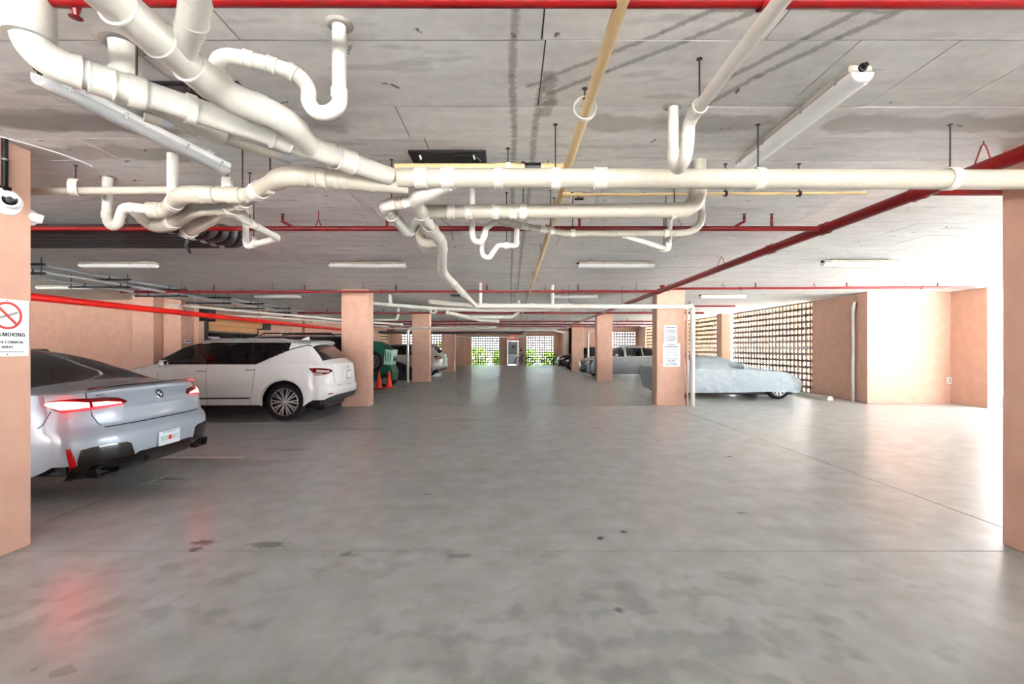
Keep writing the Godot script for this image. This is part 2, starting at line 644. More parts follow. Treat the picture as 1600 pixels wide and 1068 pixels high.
func make_ceiling_material() -> void:
	var size := 1476
	var big := fnl(0.012, 51, 5)
	var fine := fnl(0.12, 52, 3)
	var grain := fnl(0.02, 53, 4)
	var im := Image.create(size, size, false, Image.FORMAT_RGB8)
	for y in size:
		for x in size:
			var a := big.get_noise_2d(x, y * 1.4)
			var b := fine.get_noise_2d(x, y)
			var s := grain.get_noise_2d(x * 0.5, y * 3.2)
			var g := 0.875 + 0.05 * a + 0.03 * b + 0.065 * s
			var w := clampf((s * 0.9 + a * 0.5 - 0.34) * 4.0, 0.0, 1.0)
			g -= 0.12 * w
			im.set_pixel(x, y, Color(g, g * 0.998, g * 0.985))
	var stain := Color(0.55, 0.545, 0.52, 0.6)
	# crack repairs and drip marks drawn on the slab
	roof_line(im, [[0.02, 1.2], [0.015, 2.0], [0.0, 2.5], [0.02, 3.1], [0.01, 4.5], [0.02, 7.0], [0.0, 10.0], [0.02, 15.8]], 0.045, stain, fine)
	roof_line(im, [[0.17, 2.62], [0.16, 3.1], [0.17, 3.9], [0.16, 7.2], [0.17, 12.0]], 0.05, Color(0.5, 0.49, 0.46, 0.45), fine)
	roof_line(im, [[0.20, 2.52], [0.45, 2.35], [0.72, 2.16], [1.02, 1.9]], 0.035, stain, fine)
	roof_line(im, [[0.22, 2.68], [0.52, 2.46], [0.85, 2.22], [1.28, 1.86]], 0.04, stain, fine)
	roof_line(im, [[0.2, 2.5], [0.24, 2.78], [0.2, 2.92]], 0.09, Color(0.52, 0.51, 0.48, 0.5), fine)
	roof_line(im, [[0.1, 2.6], [0.24, 2.52]], 0.035, stain, fine)
	roof_line(im, [[0.9, 2.02], [1.3, 2.0], [1.7, 2.03]], 0.03, Color(0.55, 0.55, 0.53, 0.6), fine)
	roof_line(im, [[1.62, 1.92], [1.42, 2.2], [1.22, 2.5], [1.12, 2.8]], 0.045, stain, fine)
	roof_line(im, [[1.78, 1.95], [1.58, 2.2], [1.36, 2.5], [1.18, 2.85]], 0.05, stain, fine)
	roof_line(im, [[-0.9, 4.9], [-0.75, 5.6], [-0.8, 6.3]], 0.03, Color(0.5, 0.49, 0.47, 0.5), fine)
	roof_line(im, [[1.9, 5.2], [2.3, 6.0], [2.2, 6.8]], 0.03, Color(0.55, 0.54, 0.52, 0.5), fine)
	for k in 150:
		var x := rng.randf_range(-6, 6)
		var d := rng.randf_range(1.3, 9.0)
		var l := rng.randf_range(0.01, 0.07)
		var a := rng.randf_range(0, PI)
		roof_line(im, [[x, d], [x + cos(a) * l, d + sin(a) * l]], rng.randf_range(0.008, 0.02), Color(0.25, 0.24, 0.22, 0.8), fine)
	# pale lime line along one board joint
	roof_line(im, [[-2.6, 3.25], [0.5, 3.255], [3.6, 3.25]], 0.022, Color(0.95, 0.95, 0.94, 0.85), fine)
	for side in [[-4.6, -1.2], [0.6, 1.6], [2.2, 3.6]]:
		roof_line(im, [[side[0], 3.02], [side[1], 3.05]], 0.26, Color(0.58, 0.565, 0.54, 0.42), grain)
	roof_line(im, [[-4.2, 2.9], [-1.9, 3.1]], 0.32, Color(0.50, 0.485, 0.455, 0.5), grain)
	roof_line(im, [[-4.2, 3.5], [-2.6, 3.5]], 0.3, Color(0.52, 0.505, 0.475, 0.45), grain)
	var m := mat("ceiling_concrete", Color(1, 1, 1), 0.85)
	m.albedo_texture = ImageTexture.create_from_image(im)
	m.vertex_color_use_as_albedo = true


# ---------------------------------------------------------------- floor, ceiling, walls

func floor_box(x0: float, x1: float, d0: float, d1: float, parent: Node3D) -> void:
	var b := MB.new()
	var e := 0.002
	var k := 1.0 / FLOOR_SPAN
	var uv := func(x: float, d: float) -> Vector2: return Vector2((x + 16.0) * k, (d + 2.0) * k)
	b.quad(at(x0 + e, 0, d0 + e), at(x1 - e, 0, d0 + e), at(x1 - e, 0, d1 - e), at(x0 + e, 0, d1 - e), [uv.call(x0, d0), uv.call(x1, d0), uv.call(x1, d1), uv.call(x0, d1)])
	for s in [[[x0, d0], [x1, d0]], [[x1, d0], [x1, d1]], [[x1, d1], [x0, d1]], [[x0, d1], [x0, d0]]]:
		var p: Array = s[0]
		var q: Array = s[1]
		var ux: Array = [uv.call(p[0], p[1]), uv.call(q[0], q[1]), uv.call(q[0], q[1]), uv.call(p[0], p[1])]
		var o0 := at(clampf(p[0], x0 + e, x1 - e), 0, clampf(p[1], d0 + e, d1 - e))
		var o1 := at(clampf(q[0], x0 + e, x1 - e), 0, clampf(q[1], d0 + e, d1 - e))
		var m0 := at(p[0], -e, p[1])
		var m1 := at(q[0], -e, q[1])
		b.quad(m0, m1, o1, o0, ux)
		b.quad(at(p[0], -0.03, p[1]), at(q[0], -0.03, q[1]), m1, m0, ux)
	part("slab", b.done(), M.floor_concrete, parent)

func build_shell() -> void:
	var fl := solid("floor", box_mesh(at(-15.6, -0.3, -16.0), at(12.4, -0.03, 41)), M.groove)
	tag(fl, "grey polished concrete garage floor with sawn joints", "floor", "", "structure")
	var xs := [-15.2, -4.03, 4.11, 12.3]
	var ds := [-16.0, -5.1, 3.36, 11.82, 20.2, 28.7, 40.2]
	for i in 3:
		for j in ds.size() - 1:
			floor_box(xs[i] + 0.0055, xs[i + 1] - 0.0055, ds[j] + 0.0055, ds[j + 1] - 0.0055, fl)

	# ceiling: a slab with the boards of its formwork standing proud by a few millimetres
	var ce := solid("ceiling", box_mesh(at(-17.2, CEIL + 0.007, -16.0), at(17.6, CEIL + 0.35, 42)), M.joint_dirt)
	tag(ce, "off white cast concrete ceiling marked by formwork boards", "ceiling", "", "structure")
	var rows := [1.0, 1.61, 2.22, 2.83, 3.255, 3.64, 4.25, 4.86, 5.47, 6.08, 6.69, 7.3, 7.9]
	var fixed := {1: [-3.6, -1.32, 0.15, 1.24, 3.7], 2: [-3.4, -1.9, 0.17, 1.71, 2.2, 2.72], 3: [-2.4, -0.72, 1.2, 3.9], 4: [-3.1, -0.62, 1.9], 5: [-4.4, -2.2, 0.3, 2.9]}
	for r in rows.size() - 1:
		var cuts := [-8.2]
		if fixed.has(r):
			cuts.append_array(fixed[r])
		else:
			var x := -8.2 + rng.randf_range(0.8, 2.3)
			while x < 7.6:
				cuts.append(x)
				x += 2.44
		cuts.append(8.2)
		for i in cuts.size() - 1:
			ceiling_board(cuts[i], cuts[i + 1], rows[r], rows[r + 1], ce)
	# beyond the near bays the boards are too fine to tell apart
	var b := MB.new()
	b.colored = true
	for p in [[-17.2, 17.6, -16.0, 1.0], [-15.2, -8.2, 1.0, 7.9], [8.2, 17.6, 1.0, 7.9], [12.3, 17.6, 7.9, 42.0], [-17.2, -15.2, 1.0, 42.0], [-15.2, 12.3, 40.2, 42.0]]:
		roof_quad(b, p[0], p[1], p[2], p[3])
	for r in 53:
		var d0 := 7.9 + r * 0.61
		for i in 12:
			b.tint = Color.from_hsv(0.08, 0.02, rng.randf_range(0.93, 1.0))
			roof_quad(b, -15.2 + i * 2.292, -15.2 + (i + 1) * 2.292, d0 + 0.004, d0 + 0.606)
	b.tint = Color(1, 1, 1)
	var far := part("far_boards", b.done(), M.ceiling_concrete, ce)
	far.set_meta("kind", "stuff")

	var w := [
		["wall_left", "salmon painted side wall of the deep left bay", -15.6, -15.2, -16.0, 14.6],
		["wall_left_back", "salmon painted wall behind the parked saloon", -15.2, -10.9, 14.2, 14.6],
		["wall_left_pier", "salmon wall pier stepping out from the left wall", -10.9, -10.28, 13.1, 14.6],
		["wall_left_step", "narrow salmon wall step beside the dark doorway", -10.28, -9.75, 13.46, 14.2],
		["wall_right", "salmon wall panel between the screen and the alcove", 9.67, 9.9, 12.62, 14.6],
		["wall_right_alcove", "brightly lit salmon wall of the empty right alcove", 9.6, 12.1, 12.25, 12.6],
		["wall_right_front", "salmon wall on the near side of the bright entrance", 12.1, 12.4, -16.0, 4.6],
		["wall_right_return", "salmon return wall at the garage entrance", 11.84, 12.1, 11.3, 12.25],
	]
	for p in w:
		var o := solid(p[0], cbox_mesh(at(p[2], 0, p[4]), at(p[3], CEIL + 0.01, p[5]), 0.008), M.salmon_paint)
		tag(o, p[1], "wall", "", "structure")

	# left wall beyond the pier, with the service counter's opening and a screen near its end
	wall_x("wall_left_long", "long salmon left wall with the service opening", -9.9, -9.6, 14.0, 36.9, [[14.25, 17.3, 0.0, 2.42], [33.6, 36.3, 0.9, 2.75]], M.salmon_paint)
	wall_x("wall_right_end", "solid salmon end of the right screen wall", 9.67, 9.9, 32.7, 34.9, [], M.salmon_paint)
	wall_d("wall_left_end", "salmon end wall behind the left bays with a screen", -9.9, -4.45, 36.5, 36.8, [[-8.75, -5.5, 0.0, 2.62]], M.salmon_paint)
	wall_d("wall_right_end_cross", "salmon end wall behind the right bays with a screen", 4.42, 9.9, 34.5, 34.8, [[7.65, 9.5, 0.0, 2.75]], M.salmon_paint)
	wall_x("wall_aisle_left", "salmon side wall at the far end of the aisle, left of the door", -4.45, -4.15, 36.5, 40.4, [[38.4, 39.9, 0.2, 2.6]], M.salmon_paint)
	wall_x("wall_aisle_right", "salmon side wall at the far end of the aisle, beside the bicycles", 4.42, 4.72, 34.5, 40.4, [[38.3, 39.9, 0.2, 2.6]], M.salmon_paint)
	wall_d("wall_far", "salmon far wall with a grey door between two screens", -4.45, 4.72, 40.2, 40.45, [[-3.5, -1.0, 0.0, 2.52], [-0.36, 0.72, 0.0, 2.18], [1.36, 3.8, 0.0, 2.57]], M.salmon_paint)

func ceiling_board(x0: float, x1: float, d0: float, d1: float, parent: Node3D) -> void:
	var b := MB.new()
	b.colored = true
	b.tint = Color.from_hsv(0.09, 0.025, rng.randf_range(0.86, 1.0))
	var y := CEIL + rng.randf_range(-0.003, 0.0)
	var e := 0.004
	roof_quad(b, x0 + e, x1 - e, d0 + e, d1 - e, y)
	var t := CEIL + 0.02
	b.quad(at(x0 + e, y, d0 + e), at(x1 - e, y, d0 + e), at(x1 - e, t, d0 + e), at(x0 + e, t, d0 + e))
	b.quad(at(x1 - e, y, d1 - e), at(x0 + e, y, d1 - e), at(x0 + e, t, d1 - e), at(x1 - e, t, d1 - e))
	b.quad(at(x1 - e, y, d0 + e), at(x1 - e, y, d1 - e), at(x1 - e, t, d1 - e), at(x1 - e, t, d0 + e))
	b.quad(at(x0 + e, y, d1 - e), at(x0 + e, y, d0 + e), at(x0 + e, t, d0 + e), at(x0 + e, t, d1 - e))
	part("formwork_board", b.done(), M.ceiling_concrete, parent)

func roof_quad(b: MB, x0: float, x1: float, d0: float, d1: float, y := CEIL) -> void:
	var k := 1.0 / ROOF_SPAN
	b.quad(at(x0, y, d1), at(x1, y, d1), at(x1, y, d0), at(x0, y, d0), [Vector2((x0 + 8.2) * k, d1 * k), Vector2((x1 + 8.2) * k, d1 * k), Vector2((x1 + 8.2) * k, d0 * k), Vector2((x0 + 8.2) * k, d0 * k)])

# a wall across the aisle (constant d) or along it (constant x) with rectangular openings [from, to, y0, y1]
func wall_d(called: String, label: String, x0: float, x1: float, d0: float, d1: float, holes: Array, m: Material) -> MeshInstance3D:
	var b := MB.new()
	var x := x0
	for h in holes:
		b.box(at(x, 0, d0), at(h[0], CEIL + 0.01, d1))
		b.box(at(h[0], h[3], d0), at(h[1], CEIL + 0.01, d1))
		if h[2] > 0.0:
			b.box(at(h[0], 0, d0), at(h[1], h[2], d1))
		x = h[1]
	b.box(at(x, 0, d0), at(x1, CEIL + 0.01, d1))
	var o := solid(called, b.done(), m)
	tag(o, label, "wall", "", "structure")
	return o

func wall_x(called: String, label: String, x0: float, x1: float, d0: float, d1: float, holes: Array, m: Material) -> MeshInstance3D:
	var b := MB.new()
	var d := d0
	for h in holes:
		b.box(at(x0, 0, d), at(x1, CEIL + 0.01, h[0]))
		b.box(at(x0, h[3], h[0]), at(x1, CEIL + 0.01, h[1]))
		if h[2] > 0.0:
			b.box(at(x0, 0, h[0]), at(x1, h[2], h[1]))
		d = h[1]
	b.box(at(x0, 0, d), at(x1, CEIL + 0.01, d1))
	var o := solid(called, b.done(), m)
	tag(o, label, "wall", "", "structure")
	return o


# ---------------------------------------------------------------- columns

func build_columns() -> void:
	var spec := [
		[-4.36, -3.65, 3.07, 3.47, "salmon concrete column carrying the no smoking sign and dome cameras"],
		[-4.33, -3.63, 11.62, 12.03, "salmon concrete column beside the white sport utility vehicle"],
		[-4.33, -3.56, 19.95, 20.35, "salmon concrete column beside the dark blue tarpaulin"],
		[-4.33, -3.50, 28.4, 28.8, "salmon concrete column beyond the silver sport utility vehicle"],
		[-4.47, -3.72, 36.9, 37.3, "salmon concrete column at the corner left of the far screen"],
		[3.74, 4.45, 3.07, 3.47, "salmon concrete column standing alone beside the bright entrance"],
		[3.77, 4.50, 11.75, 12.13, "salmon concrete column carrying the two parking rule signs"],
		[3.80, 4.50, 20.1, 20.5, "salmon concrete column in front of the grey saloon"],
		[3.83, 4.55, 28.4, 28.8, "salmon concrete column in front of the maroon car"],
		[9.25, 9.67, 19.95, 20.45, "salmon wall column between two panels of the block screen"],
		[9.25, 9.67, 28.4, 28.9, "salmon wall column halfway along the far block screen"],
		[-10.0, -9.45, 20.9, 21.5, "salmon wall column beyond the service opening"],
		[-4.36, -3.65, -5.3, -4.9, "salmon concrete column left of the aisle behind the viewpoint"],
		[3.74, 4.45, -5.3, -4.9, "salmon concrete column right of the aisle behind the viewpoint"],
	]
	for p in spec:
		var o := solid("column", cbox_mesh(at(p[0], 0, p[2]), at(p[1], CEIL + 0.005, p[3]), 0.012), M.salmon_paint)
		tag(o, p[4], "column", "salmon concrete columns")


# ---------------------------------------------------------------- pierced block screens

func block_mesh(cell_u: float, cell_v: float, deep: float, bar: float) -> ArrayMesh:
	# a square frame in the xy plane, depth along z, origin at its lower left corner
	var b := MB.new()
	block_into(b, Vector3.ZERO, Vector3.RIGHT, Vector3.UP, Vector3.BACK, cell_u, cell_v, deep, bar)
	return b.done()

func block_into(b: MB, o: Vector3, u: Vector3, v: Vector3, w: Vector3, cu: float, cv_: float, deep: float, bar: float) -> void:
	var out := [Vector2(0.001, 0.001), Vector2(cu - 0.001, 0.001), Vector2(cu - 0.001, cv_ - 0.001), Vector2(0.001, cv_ - 0.001)]
	var inn := [Vector2(bar, bar * 1.2), Vector2(cu - bar, bar * 1.2), Vector2(cu - bar, cv_ - bar * 1.2), Vector2(bar, cv_ - bar * 1.2)]
	var p := func(q: Vector2, z: float) -> Vector3: return o + u * q.x + v * q.y + w * z
	for i in 4:
		var j := (i + 1) % 4
		b.quad(p.call(out[i], deep), p.call(out[j], deep), p.call(inn[j], deep), p.call(inn[i], deep))
		b.quad(p.call(out[j], 0), p.call(out[i], 0), p.call(inn[i], 0), p.call(inn[j], 0))
		b.quad(p.call(inn[i], deep), p.call(inn[j], deep), p.call(inn[j], 0), p.call(inn[i], 0))
		b.quad(p.call(out[j], deep), p.call(out[i], deep), p.call(out[i], 0), p.call(out[j], 0))

func screen(called: String, label: String, origin: Vector3, u: Vector3, nu: int, nv: int, cu: float, cv_: float, deep: float, bar: float, singles := 0) -> void:
	var w := u.cross(Vector3.UP)
	var t := Transform3D(Basis(u, Vector3.UP, w), origin)
	var o := Node3D.new()
	o.name = numbered(called)
	add_child(o)
	tag(o, label, "screen wall", "", "structure")
	var one := block_mesh(cu, cv_, deep, bar)
	var b := MB.new()
	var made := 0
	for i in nu:
		for j in nv:
			var p := origin + u * (cu * i) + Vector3.UP * (cv_ * j)
			if made < singles and j < nv:
				var q := part("block", one, M.breeze_block, o)
				q.transform = Transform3D(t.basis, p)
				made += 1
			else:
				block_into(b, p, u, Vector3.UP, w, cu, cv_, deep, bar)
	if b.v.size():
		var s := part("blocks", b.done(), M.breeze_block, o)
		s.set_meta("kind", "stuff")

func build_screens() -> void:
	var c := 0.2143
	screen("wall_right_screen", "pierced block screen behind the covered car", at(9.74, 0, 14.6), Vector3(0, 0, -1), 25, 14, c, c, 0.06, 0.038, 300)
	screen("wall_right_far_screen", "pierced block screen beyond the wall column", at(9.74, 0, 20.45), Vector3(0, 0, -1), 57, 14, c, c, 0.06, 0.038)
	screen("wall_far_left_screen", "pierced block screen left of the grey exit door", at(-3.5, 0, 40.3), Vector3(1, 0, 0), 12, 12, 2.5 / 12, 0.21, 0.06, 0.05)
	screen("wall_far_right_screen", "pierced block screen behind the bicycles", at(1.36, 0, 40.3), Vector3(1, 0, 0), 12, 12, 2.44 / 12, 2.57 / 12, 0.06, 0.05)
	screen("wall_left_end_screen", "pierced block screen behind the silver sport utility vehicle", at(-8.75, 0, 36.6), Vector3(1, 0, 0), 15, 12, 3.25 / 15, 2.62 / 12, 0.06, 0.05)
	screen("wall_right_end_screen", "pierced block screen behind the grey saloon", at(7.65, 0, 34.6), Vector3(1, 0, 0), 9, 13, 1.85 / 9, 2.75 / 13, 0.06, 0.05)
	screen("wall_left_long_screen", "pierced block screen at the end of the long left wall", at(-9.78, 0.9, 33.6), Vector3(0, 0, -1), 13, 9, 2.7 / 13, 1.85 / 9, 0.06, 0.05)
	screen("wall_aisle_left_screen", "narrow pierced block screen in the aisle end, left side", at(-4.3, 0.2, 38.4), Vector3(0, 0, -1), 7, 11, 1.5 / 7, 2.4 / 11, 0.06, 0.05)
	screen("wall_aisle_right_screen", "narrow pierced block screen in the aisle end, right side", at(4.6, 0.2, 38.3), Vector3(0, 0, -1), 7, 11, 1.6 / 7, 2.4 / 11, 0.06, 0.05)


# ---------------------------------------------------------------- outside

func build_outside() -> void:
	var b := MB.new()
	b.quad(at(-70, -0.32, -70), at(70, -0.32, -70), at(70, -0.32, 110), at(-70, -0.32, 110))
	# the drive runs level with the floor outside the openings
	var g := solid("ground", b.done(), M.asphalt)
	tag(g, "pale paving around the outside of the garage", "ground", "", "structure")
	var d := solid("driveway", box_mesh(at(12.41, -0.3, -16.0), at(34, -0.005, 14)), M.drive_paving)
	tag(d, "pale concrete driveway outside the bright entrance", "driveway", "", "structure")
	var f := solid("forecourt", box_mesh(at(-40, -0.3, -40), at(34, -0.005, -16.01)), M.forecourt_paving)
	tag(f, "pale concrete forecourt behind the viewpoint", "forecourt", "", "structure")
	var bushes := [[-3.1, 43.6, 1.1, 1.5], [-1.0, 43.4, 0.9, 1.3], [1.6, 43.6, 1.1, 1.35], [3.8, 43.4, 1.0, 1.1], [-6.2, 39.6, 1.3, 1.9], [-16.0, 39.6, 1.3, 1.6], [-16.0, 34.8, 1.8, 1.6], [8.6, 37.4, 1.3, 1.1]]
	var labels := ["low green shrub outside the screen left of the exit door", "small green shrub outside beside the exit door", "yellowish green shrub outside the screen behind the bicycles", "small shrub outside by the right corner of the aisle end", "tall green shrub outside the screen behind the silver car", "bushy green shrub outside the far left corner", "green shrub outside the long left wall", "low shrub outside the screen behind the grey saloon"]
	for i in bushes.size():
		var p: Array = bushes[i]
		shrub(labels[i], p[0], p[1], p[2], p[3])

func shrub(label: String, x: float, d: float, r: float, h: float) -> void:
	var o := thing("shrub", label, "shrub", at(x, -0.32, d), "shrubs outside the screens")
	var b := MB.new()
	for k in 700:
		var a := rng.randf() * TAU
		var q := pow(rng.randf(), 0.4)
		var e := rng.randf_range(0.05, 1.0)
		var ring := sqrt(maxf(0.0, 1.0 - pow(e - 0.45, 2) / 0.36))
		var p := Vector3(cos(a) * r * q * ring, e * (h + 0.32), sin(a) * r * q * ring)
		var n := Vector3(rng.randf_range(-1, 1), rng.randf_range(-0.2, 1), rng.randf_range(-1, 1)).normalized()
		var s := n.cross(Vector3(rng.randf_range(-1, 1), rng.randf_range(-1, 1), 0.3)).normalized() * rng.randf_range(0.05, 0.1)
		var l := n.cross(s).normalized() * rng.randf_range(0.09, 0.16)
		b.quad(p - l, p + s, p + l, p - s)
	part("foliage", b.done(), M.leaf, o)
	var st := MB.new()
	for k in 4:
		var a := TAU * k / 4
		st.tube([Vector3(cos(a) * 0.06, 0, sin(a) * 0.06), Vector3(cos(a) * r * 0.4, h * 0.75, sin(a) * r * 0.4)], [0.03, 0.012], 6)
	part("stems", st.done(), M.bark, o)


# ---------------------------------------------------------------- pipes

func V(a: Array) -> Vector3:
	return Vector3(a[0], a[1], -a[2])

# straights joined by hubbed elbows through the given [x, y, d] points
func route(o: Node3D, raw: Array, r: float, m: Material, bend := 0.0, hubs := true, seg := 14) -> void:
	var pts := []
	for p in raw:
		pts.append(V(p))
	if bend <= 0.0:
		bend = r * 2.2
	var start: Vector3 = pts[0]
	for i in range(1, pts.size()):
		var here: Vector3 = pts[i]
		if i == pts.size() - 1:
			if start.distance_to(here) > 0.004:
				part("pipe", tube_mesh([start, here], r, seg), m, o)
			break
		var d1: Vector3 = (here - pts[i - 1]).normalized()
		var d2: Vector3 = (pts[i + 1] - here).normalized()
		var l := minf(bend, minf(here.distance_to(pts[i - 1]), here.distance_to(pts[i + 1])) * 0.48)
		var a := here - d1 * l
		var b := here + d2 * l
		if start.distance_to(a) > 0.004:
			part("pipe", tube_mesh([start, a], r, seg), m, o)
		var q := []
		var rr := []
		if hubs:
			var c := r * 0.5
			q = [a - d1 * c, a - d1 * (c - 0.002), a, a + d1 * 0.001]
			rr = [r * 1.02, r * 1.17, r * 1.17, r * 1.09]
		for k in range(0, 9):
			var t := k / 8.0
			q.append(a.lerp(here, t).lerp(here.lerp(b, t), t) + (d1 * 0.002 if k == 0 else Vector3.ZERO))
			rr.append(r * 1.09 if hubs else r)
		if hubs:
			var c := r * 0.5
			q.append_array([b + d2 * 0.002, b + d2 * 0.003, b + d2 * c, b + d2 * (c + 0.002)])
			rr.append_array([r * 1.09, r * 1.17, r * 1.17, r * 1.02])
		part("elbow", tube_mesh(q, rr, seg), m, o)
		start = b

# one bent piece, such as a trap
func bent(o: Node3D, called: String, raw: Array, r: float, m: Material, seg := 12) -> void:
	var p := []
	for q in raw:
		p.append(V(q))
	var out := []
	for i in p.size() - 1:
		var p0: Vector3 = p[maxi(i - 1, 0)]
		var p1: Vector3 = p[i]
		var p2: Vector3 = p[i + 1]
		var p3: Vector3 = p[mini(i + 2, p.size() - 1)]
		for k in 5:
			var t := k / 5.0
			out.append(0.5 * ((2.0 * p1) + (p2 - p0) * t + (2.0 * p0 - 5.0 * p1 + 4.0 * p2 - p3) * t * t + (3.0 * p1 - p0 - 3.0 * p2 + p3) * t * t * t))
	out.append(p[p.size() - 1])
	part(called, tube_mesh(out, r, seg), m, o)

func coupling(o: Node3D, where: Array, to: Array, r: float, m: Material, l := 0.0, called := "coupling") -> void:
	var p := V(where)
	var dir := (V(to) - p).normalized()
	if l <= 0.0:
		l = r * 1.0
	part(called, lathe_mesh([[r, -l], [r * 1.14, -l], [r * 1.16, -l + 0.006], [r * 1.1, -l + 0.012], [r * 1.1, l - 0.012], [r * 1.16, l - 0.006], [r * 1.14, l], [r, l]], p, dir, 18), m, o)

func along(a: Array, b: Array, t: float) -> Array:
	return [lerpf(a[0], b[0], t), lerpf(a[1], b[1], t), lerpf(a[2], b[2], t)]

# a strap round the pipe on a threaded rod from the ceiling
func hanger(o: Node3D, where: Array, dir: Vector3, r: float, m: Material, wide := 0.022, loose := 0.0) -> void:
	var p := V(where)
	var g := r + 0.004 + loose
	part("clamp", lathe_mesh([[g, -wide], [g + 0.006, -wide], [g + 0.006, wide], [g, wide], [g, -wide]], p + Vector3.DOWN * (-loose), dir, 20), m, o)
	var b := MB.new()
	var top := p + Vector3.UP * (g + loose)
	b.tube([top, Vector3(p.x, CEIL, p.z)], 0.0048, 6)
	b.lathe([[0.0, -0.004], [0.012, -0.004], [0.012, 0.008], [0.0, 0.008]], top, Vector3.UP, 6)
	b.lathe([[0.0, 0.0], [0.016, 0.0], [0.016, 0.006], [0.0, 0.006]], Vector3(p.x, CEIL - 0.006, p.z), Vector3.UP, 8)
	part("hanger_rod", b.done(), M.rod_dark, o)

func ceiling_flange(o: Node3D, x: float, d: float, r: float) -> void:
	part("ceiling_collar", lathe_mesh([[r * 1.0, 0.004], [r * 1.0, -0.012], [r * 1.5, -0.010], [r * 1.9, 0.0]], at(x, CEIL - 0.002, d), Vector3.UP, 18), M.putty, o)

func pipe_thing(label: String, where: Array, category := "pipe", group := "white drain pipes under the ceiling", called := "drain_pipe") -> Node3D:
	return thing(called, label, category, Vector3.ZERO, group)

func build_pipes() -> void:
	var pv: Material = M.pvc
	var du: Material = M.pvc_dusty
	var o: Node3D

	# the large main across the aisle
	o = pipe_thing("long cream drain main running straight across the aisle to the right column", [])
	var a := [-0.753, 2.635, 3.04]
	var b := [3.735, 2.628, 3.06]
	route(o, [a, b], 0.064, du, 0.0, true, 20)
	for t in [0.035, 0.075, 0.30]:
		coupling(o, along(a, b, t), b, 0.064, pv, 0.045)
	for x in [-1.0, 0.30, 1.66, 2.95]:
		if x > -0.7:
			hanger(o, [x, 2.633, 3.055], Vector3.RIGHT, 0.064, M.pvc_clip, 0.03)
	coupling(o, along(a, b, 0.15), b, 0.064, pv, 0.03)

	# riser and diagonal that join the main
	o = pipe_thing("thick white drain pipe dropping from the ceiling and running diagonally into the main", [])
	route(o, [[-1.867, 3.0, 1.765], [-1.878, 2.635, 1.774], [-1.144, 2.63, 2.559], [-0.80, 2.632, 3.0]], 0.058, pv, 0.12, true, 20)
	part("riser_hub", lathe_mesh([[0.058, -0.10], [0.078, -0.10], [0.082, -0.08], [0.078, -0.06], [0.078, 0.14], [0.058, 0.14]], at(-1.87, 2.8, 1.768), Vector3.UP, 20), pv, o)
	coupling(o, [-1.735, 2.63, 1.93], [-1.144, 2.63, 2.559], 0.058, pv, 0.045)
	coupling(o, [-1.24, 2.63, 2.455], [-1.144, 2.63, 2.559], 0.058, pv, 0.05)
	coupling(o, [-1.0, 2.63, 2.745], [-0.80, 2.632, 3.0], 0.062, pv, 0.055)
	hanger(o, [-1.655, 2.63, 2.013], Vector3(0.734, 0, -0.785).normalized(), 0.058, M.pvc_clip, 0.03)
	hanger(o, [-1.52, 2.63, 2.157], Vector3(0.734, 0, -0.785).normalized(), 0.058, M.pvc_clip, 0.02)

	# pipe overhead along the aisle with its wyes
	o = pipe_thing("thick white drain pipe running overhead beside the trap and bending into the diagonal", [])
	route(o, [[-1.322, 2.64, 0.9], [-1.29, 2.64, 2.07], [-1.13, 2.64, 2.27], [-1.135, 2.632, 2.56]], 0.061, pv, 0.10, true, 20)
	coupling(o, [-1.307, 2.64, 1.60], [-1.29, 2.64, 2.06], 0.061, pv, 0.09)
	coupling(o, [-1.298, 2.64, 1.90], [-1.29, 2.64, 2.06], 0.061, pv, 0.07)
	route(o, [[-1.30, 2.645, 1.80], [-1.13, 2.68, 1.62], [-0.98, 2.73, 1.44], [-0.9, 2.77, 1.2]], 0.045, pv, 0.05, true, 16)
	coupling(o, [-1.12, 2.685, 1.61], [-0.98, 2.73, 1.44], 0.045, pv, 0.04)
	hanger(o, [-1.31, 2.64, 1.2], Vector3.FORWARD, 0.061, M.pvc_clip, 0.03)

	o = pipe_thing("white looping trap pipe hung from a round ceiling collar", [])
	bent(o, "trap", [[-1.245, 2.66, 1.98], [-1.30, 2.73, 2.01], [-1.29, 2.79, 2.03], [-1.215, 2.805, 2.05], [-1.023, 2.785, 2.12], [-0.955, 2.725, 2.14], [-0.945, 2.65, 2.13], [-0.90, 2.597, 2.12], [-0.84, 2.592, 2.11], [-0.797, 2.63, 2.11], [-0.795, 2.70, 2.11]], 0.034, pv, 16)
	route(o, [[-0.795, 2.68, 2.11], [-0.795, 3.0, 2.11]], 0.032, pv, 0.0, true, 16)
	for c in [[[-1.19, 2.806, 2.06], [-1.0, 2.78, 2.13]], [[-1.10, 2.798, 2.093], [-1.0, 2.775, 2.13]], [[-1.02, 2.783, 2.121], [-0.97, 2.75, 2.137]], [[-0.795, 2.675, 2.11], [-0.795, 3.0, 2.11]]]:
		coupling(o, c[0], c[1], 0.034, pv, 0.022)
	ceiling_flange(o, -0.795, 2.11, 0.034)

	o = pipe_thing("short wide white stub through a ceiling collar beside the tilted light", [])
	route(o, [[-1.907, 3.0, 2.23], [-1.907, 2.79, 2.26], [-1.75, 2.78, 2.75]], 0.056, pv, 0.06, true, 18)
	ceiling_flange(o, -1.907, 2.23, 0.06)
	o = pipe_thing("narrow pale pipe running behind the diagonal drain", [])
	route(o, [[-2.032, 2.78, 2.521], [-1.51, 2.78, 3.085]], 0.026, du)
	coupling(o, [-1.96, 2.78, 2.6], [-1.51, 2.78, 3.085], 0.028, M.galvanized, 0.03)
	coupling(o, [-1.52, 2.78, 3.075], [-1.51, 2.78, 3.085], 0.028, M.galvanized, 0.035)
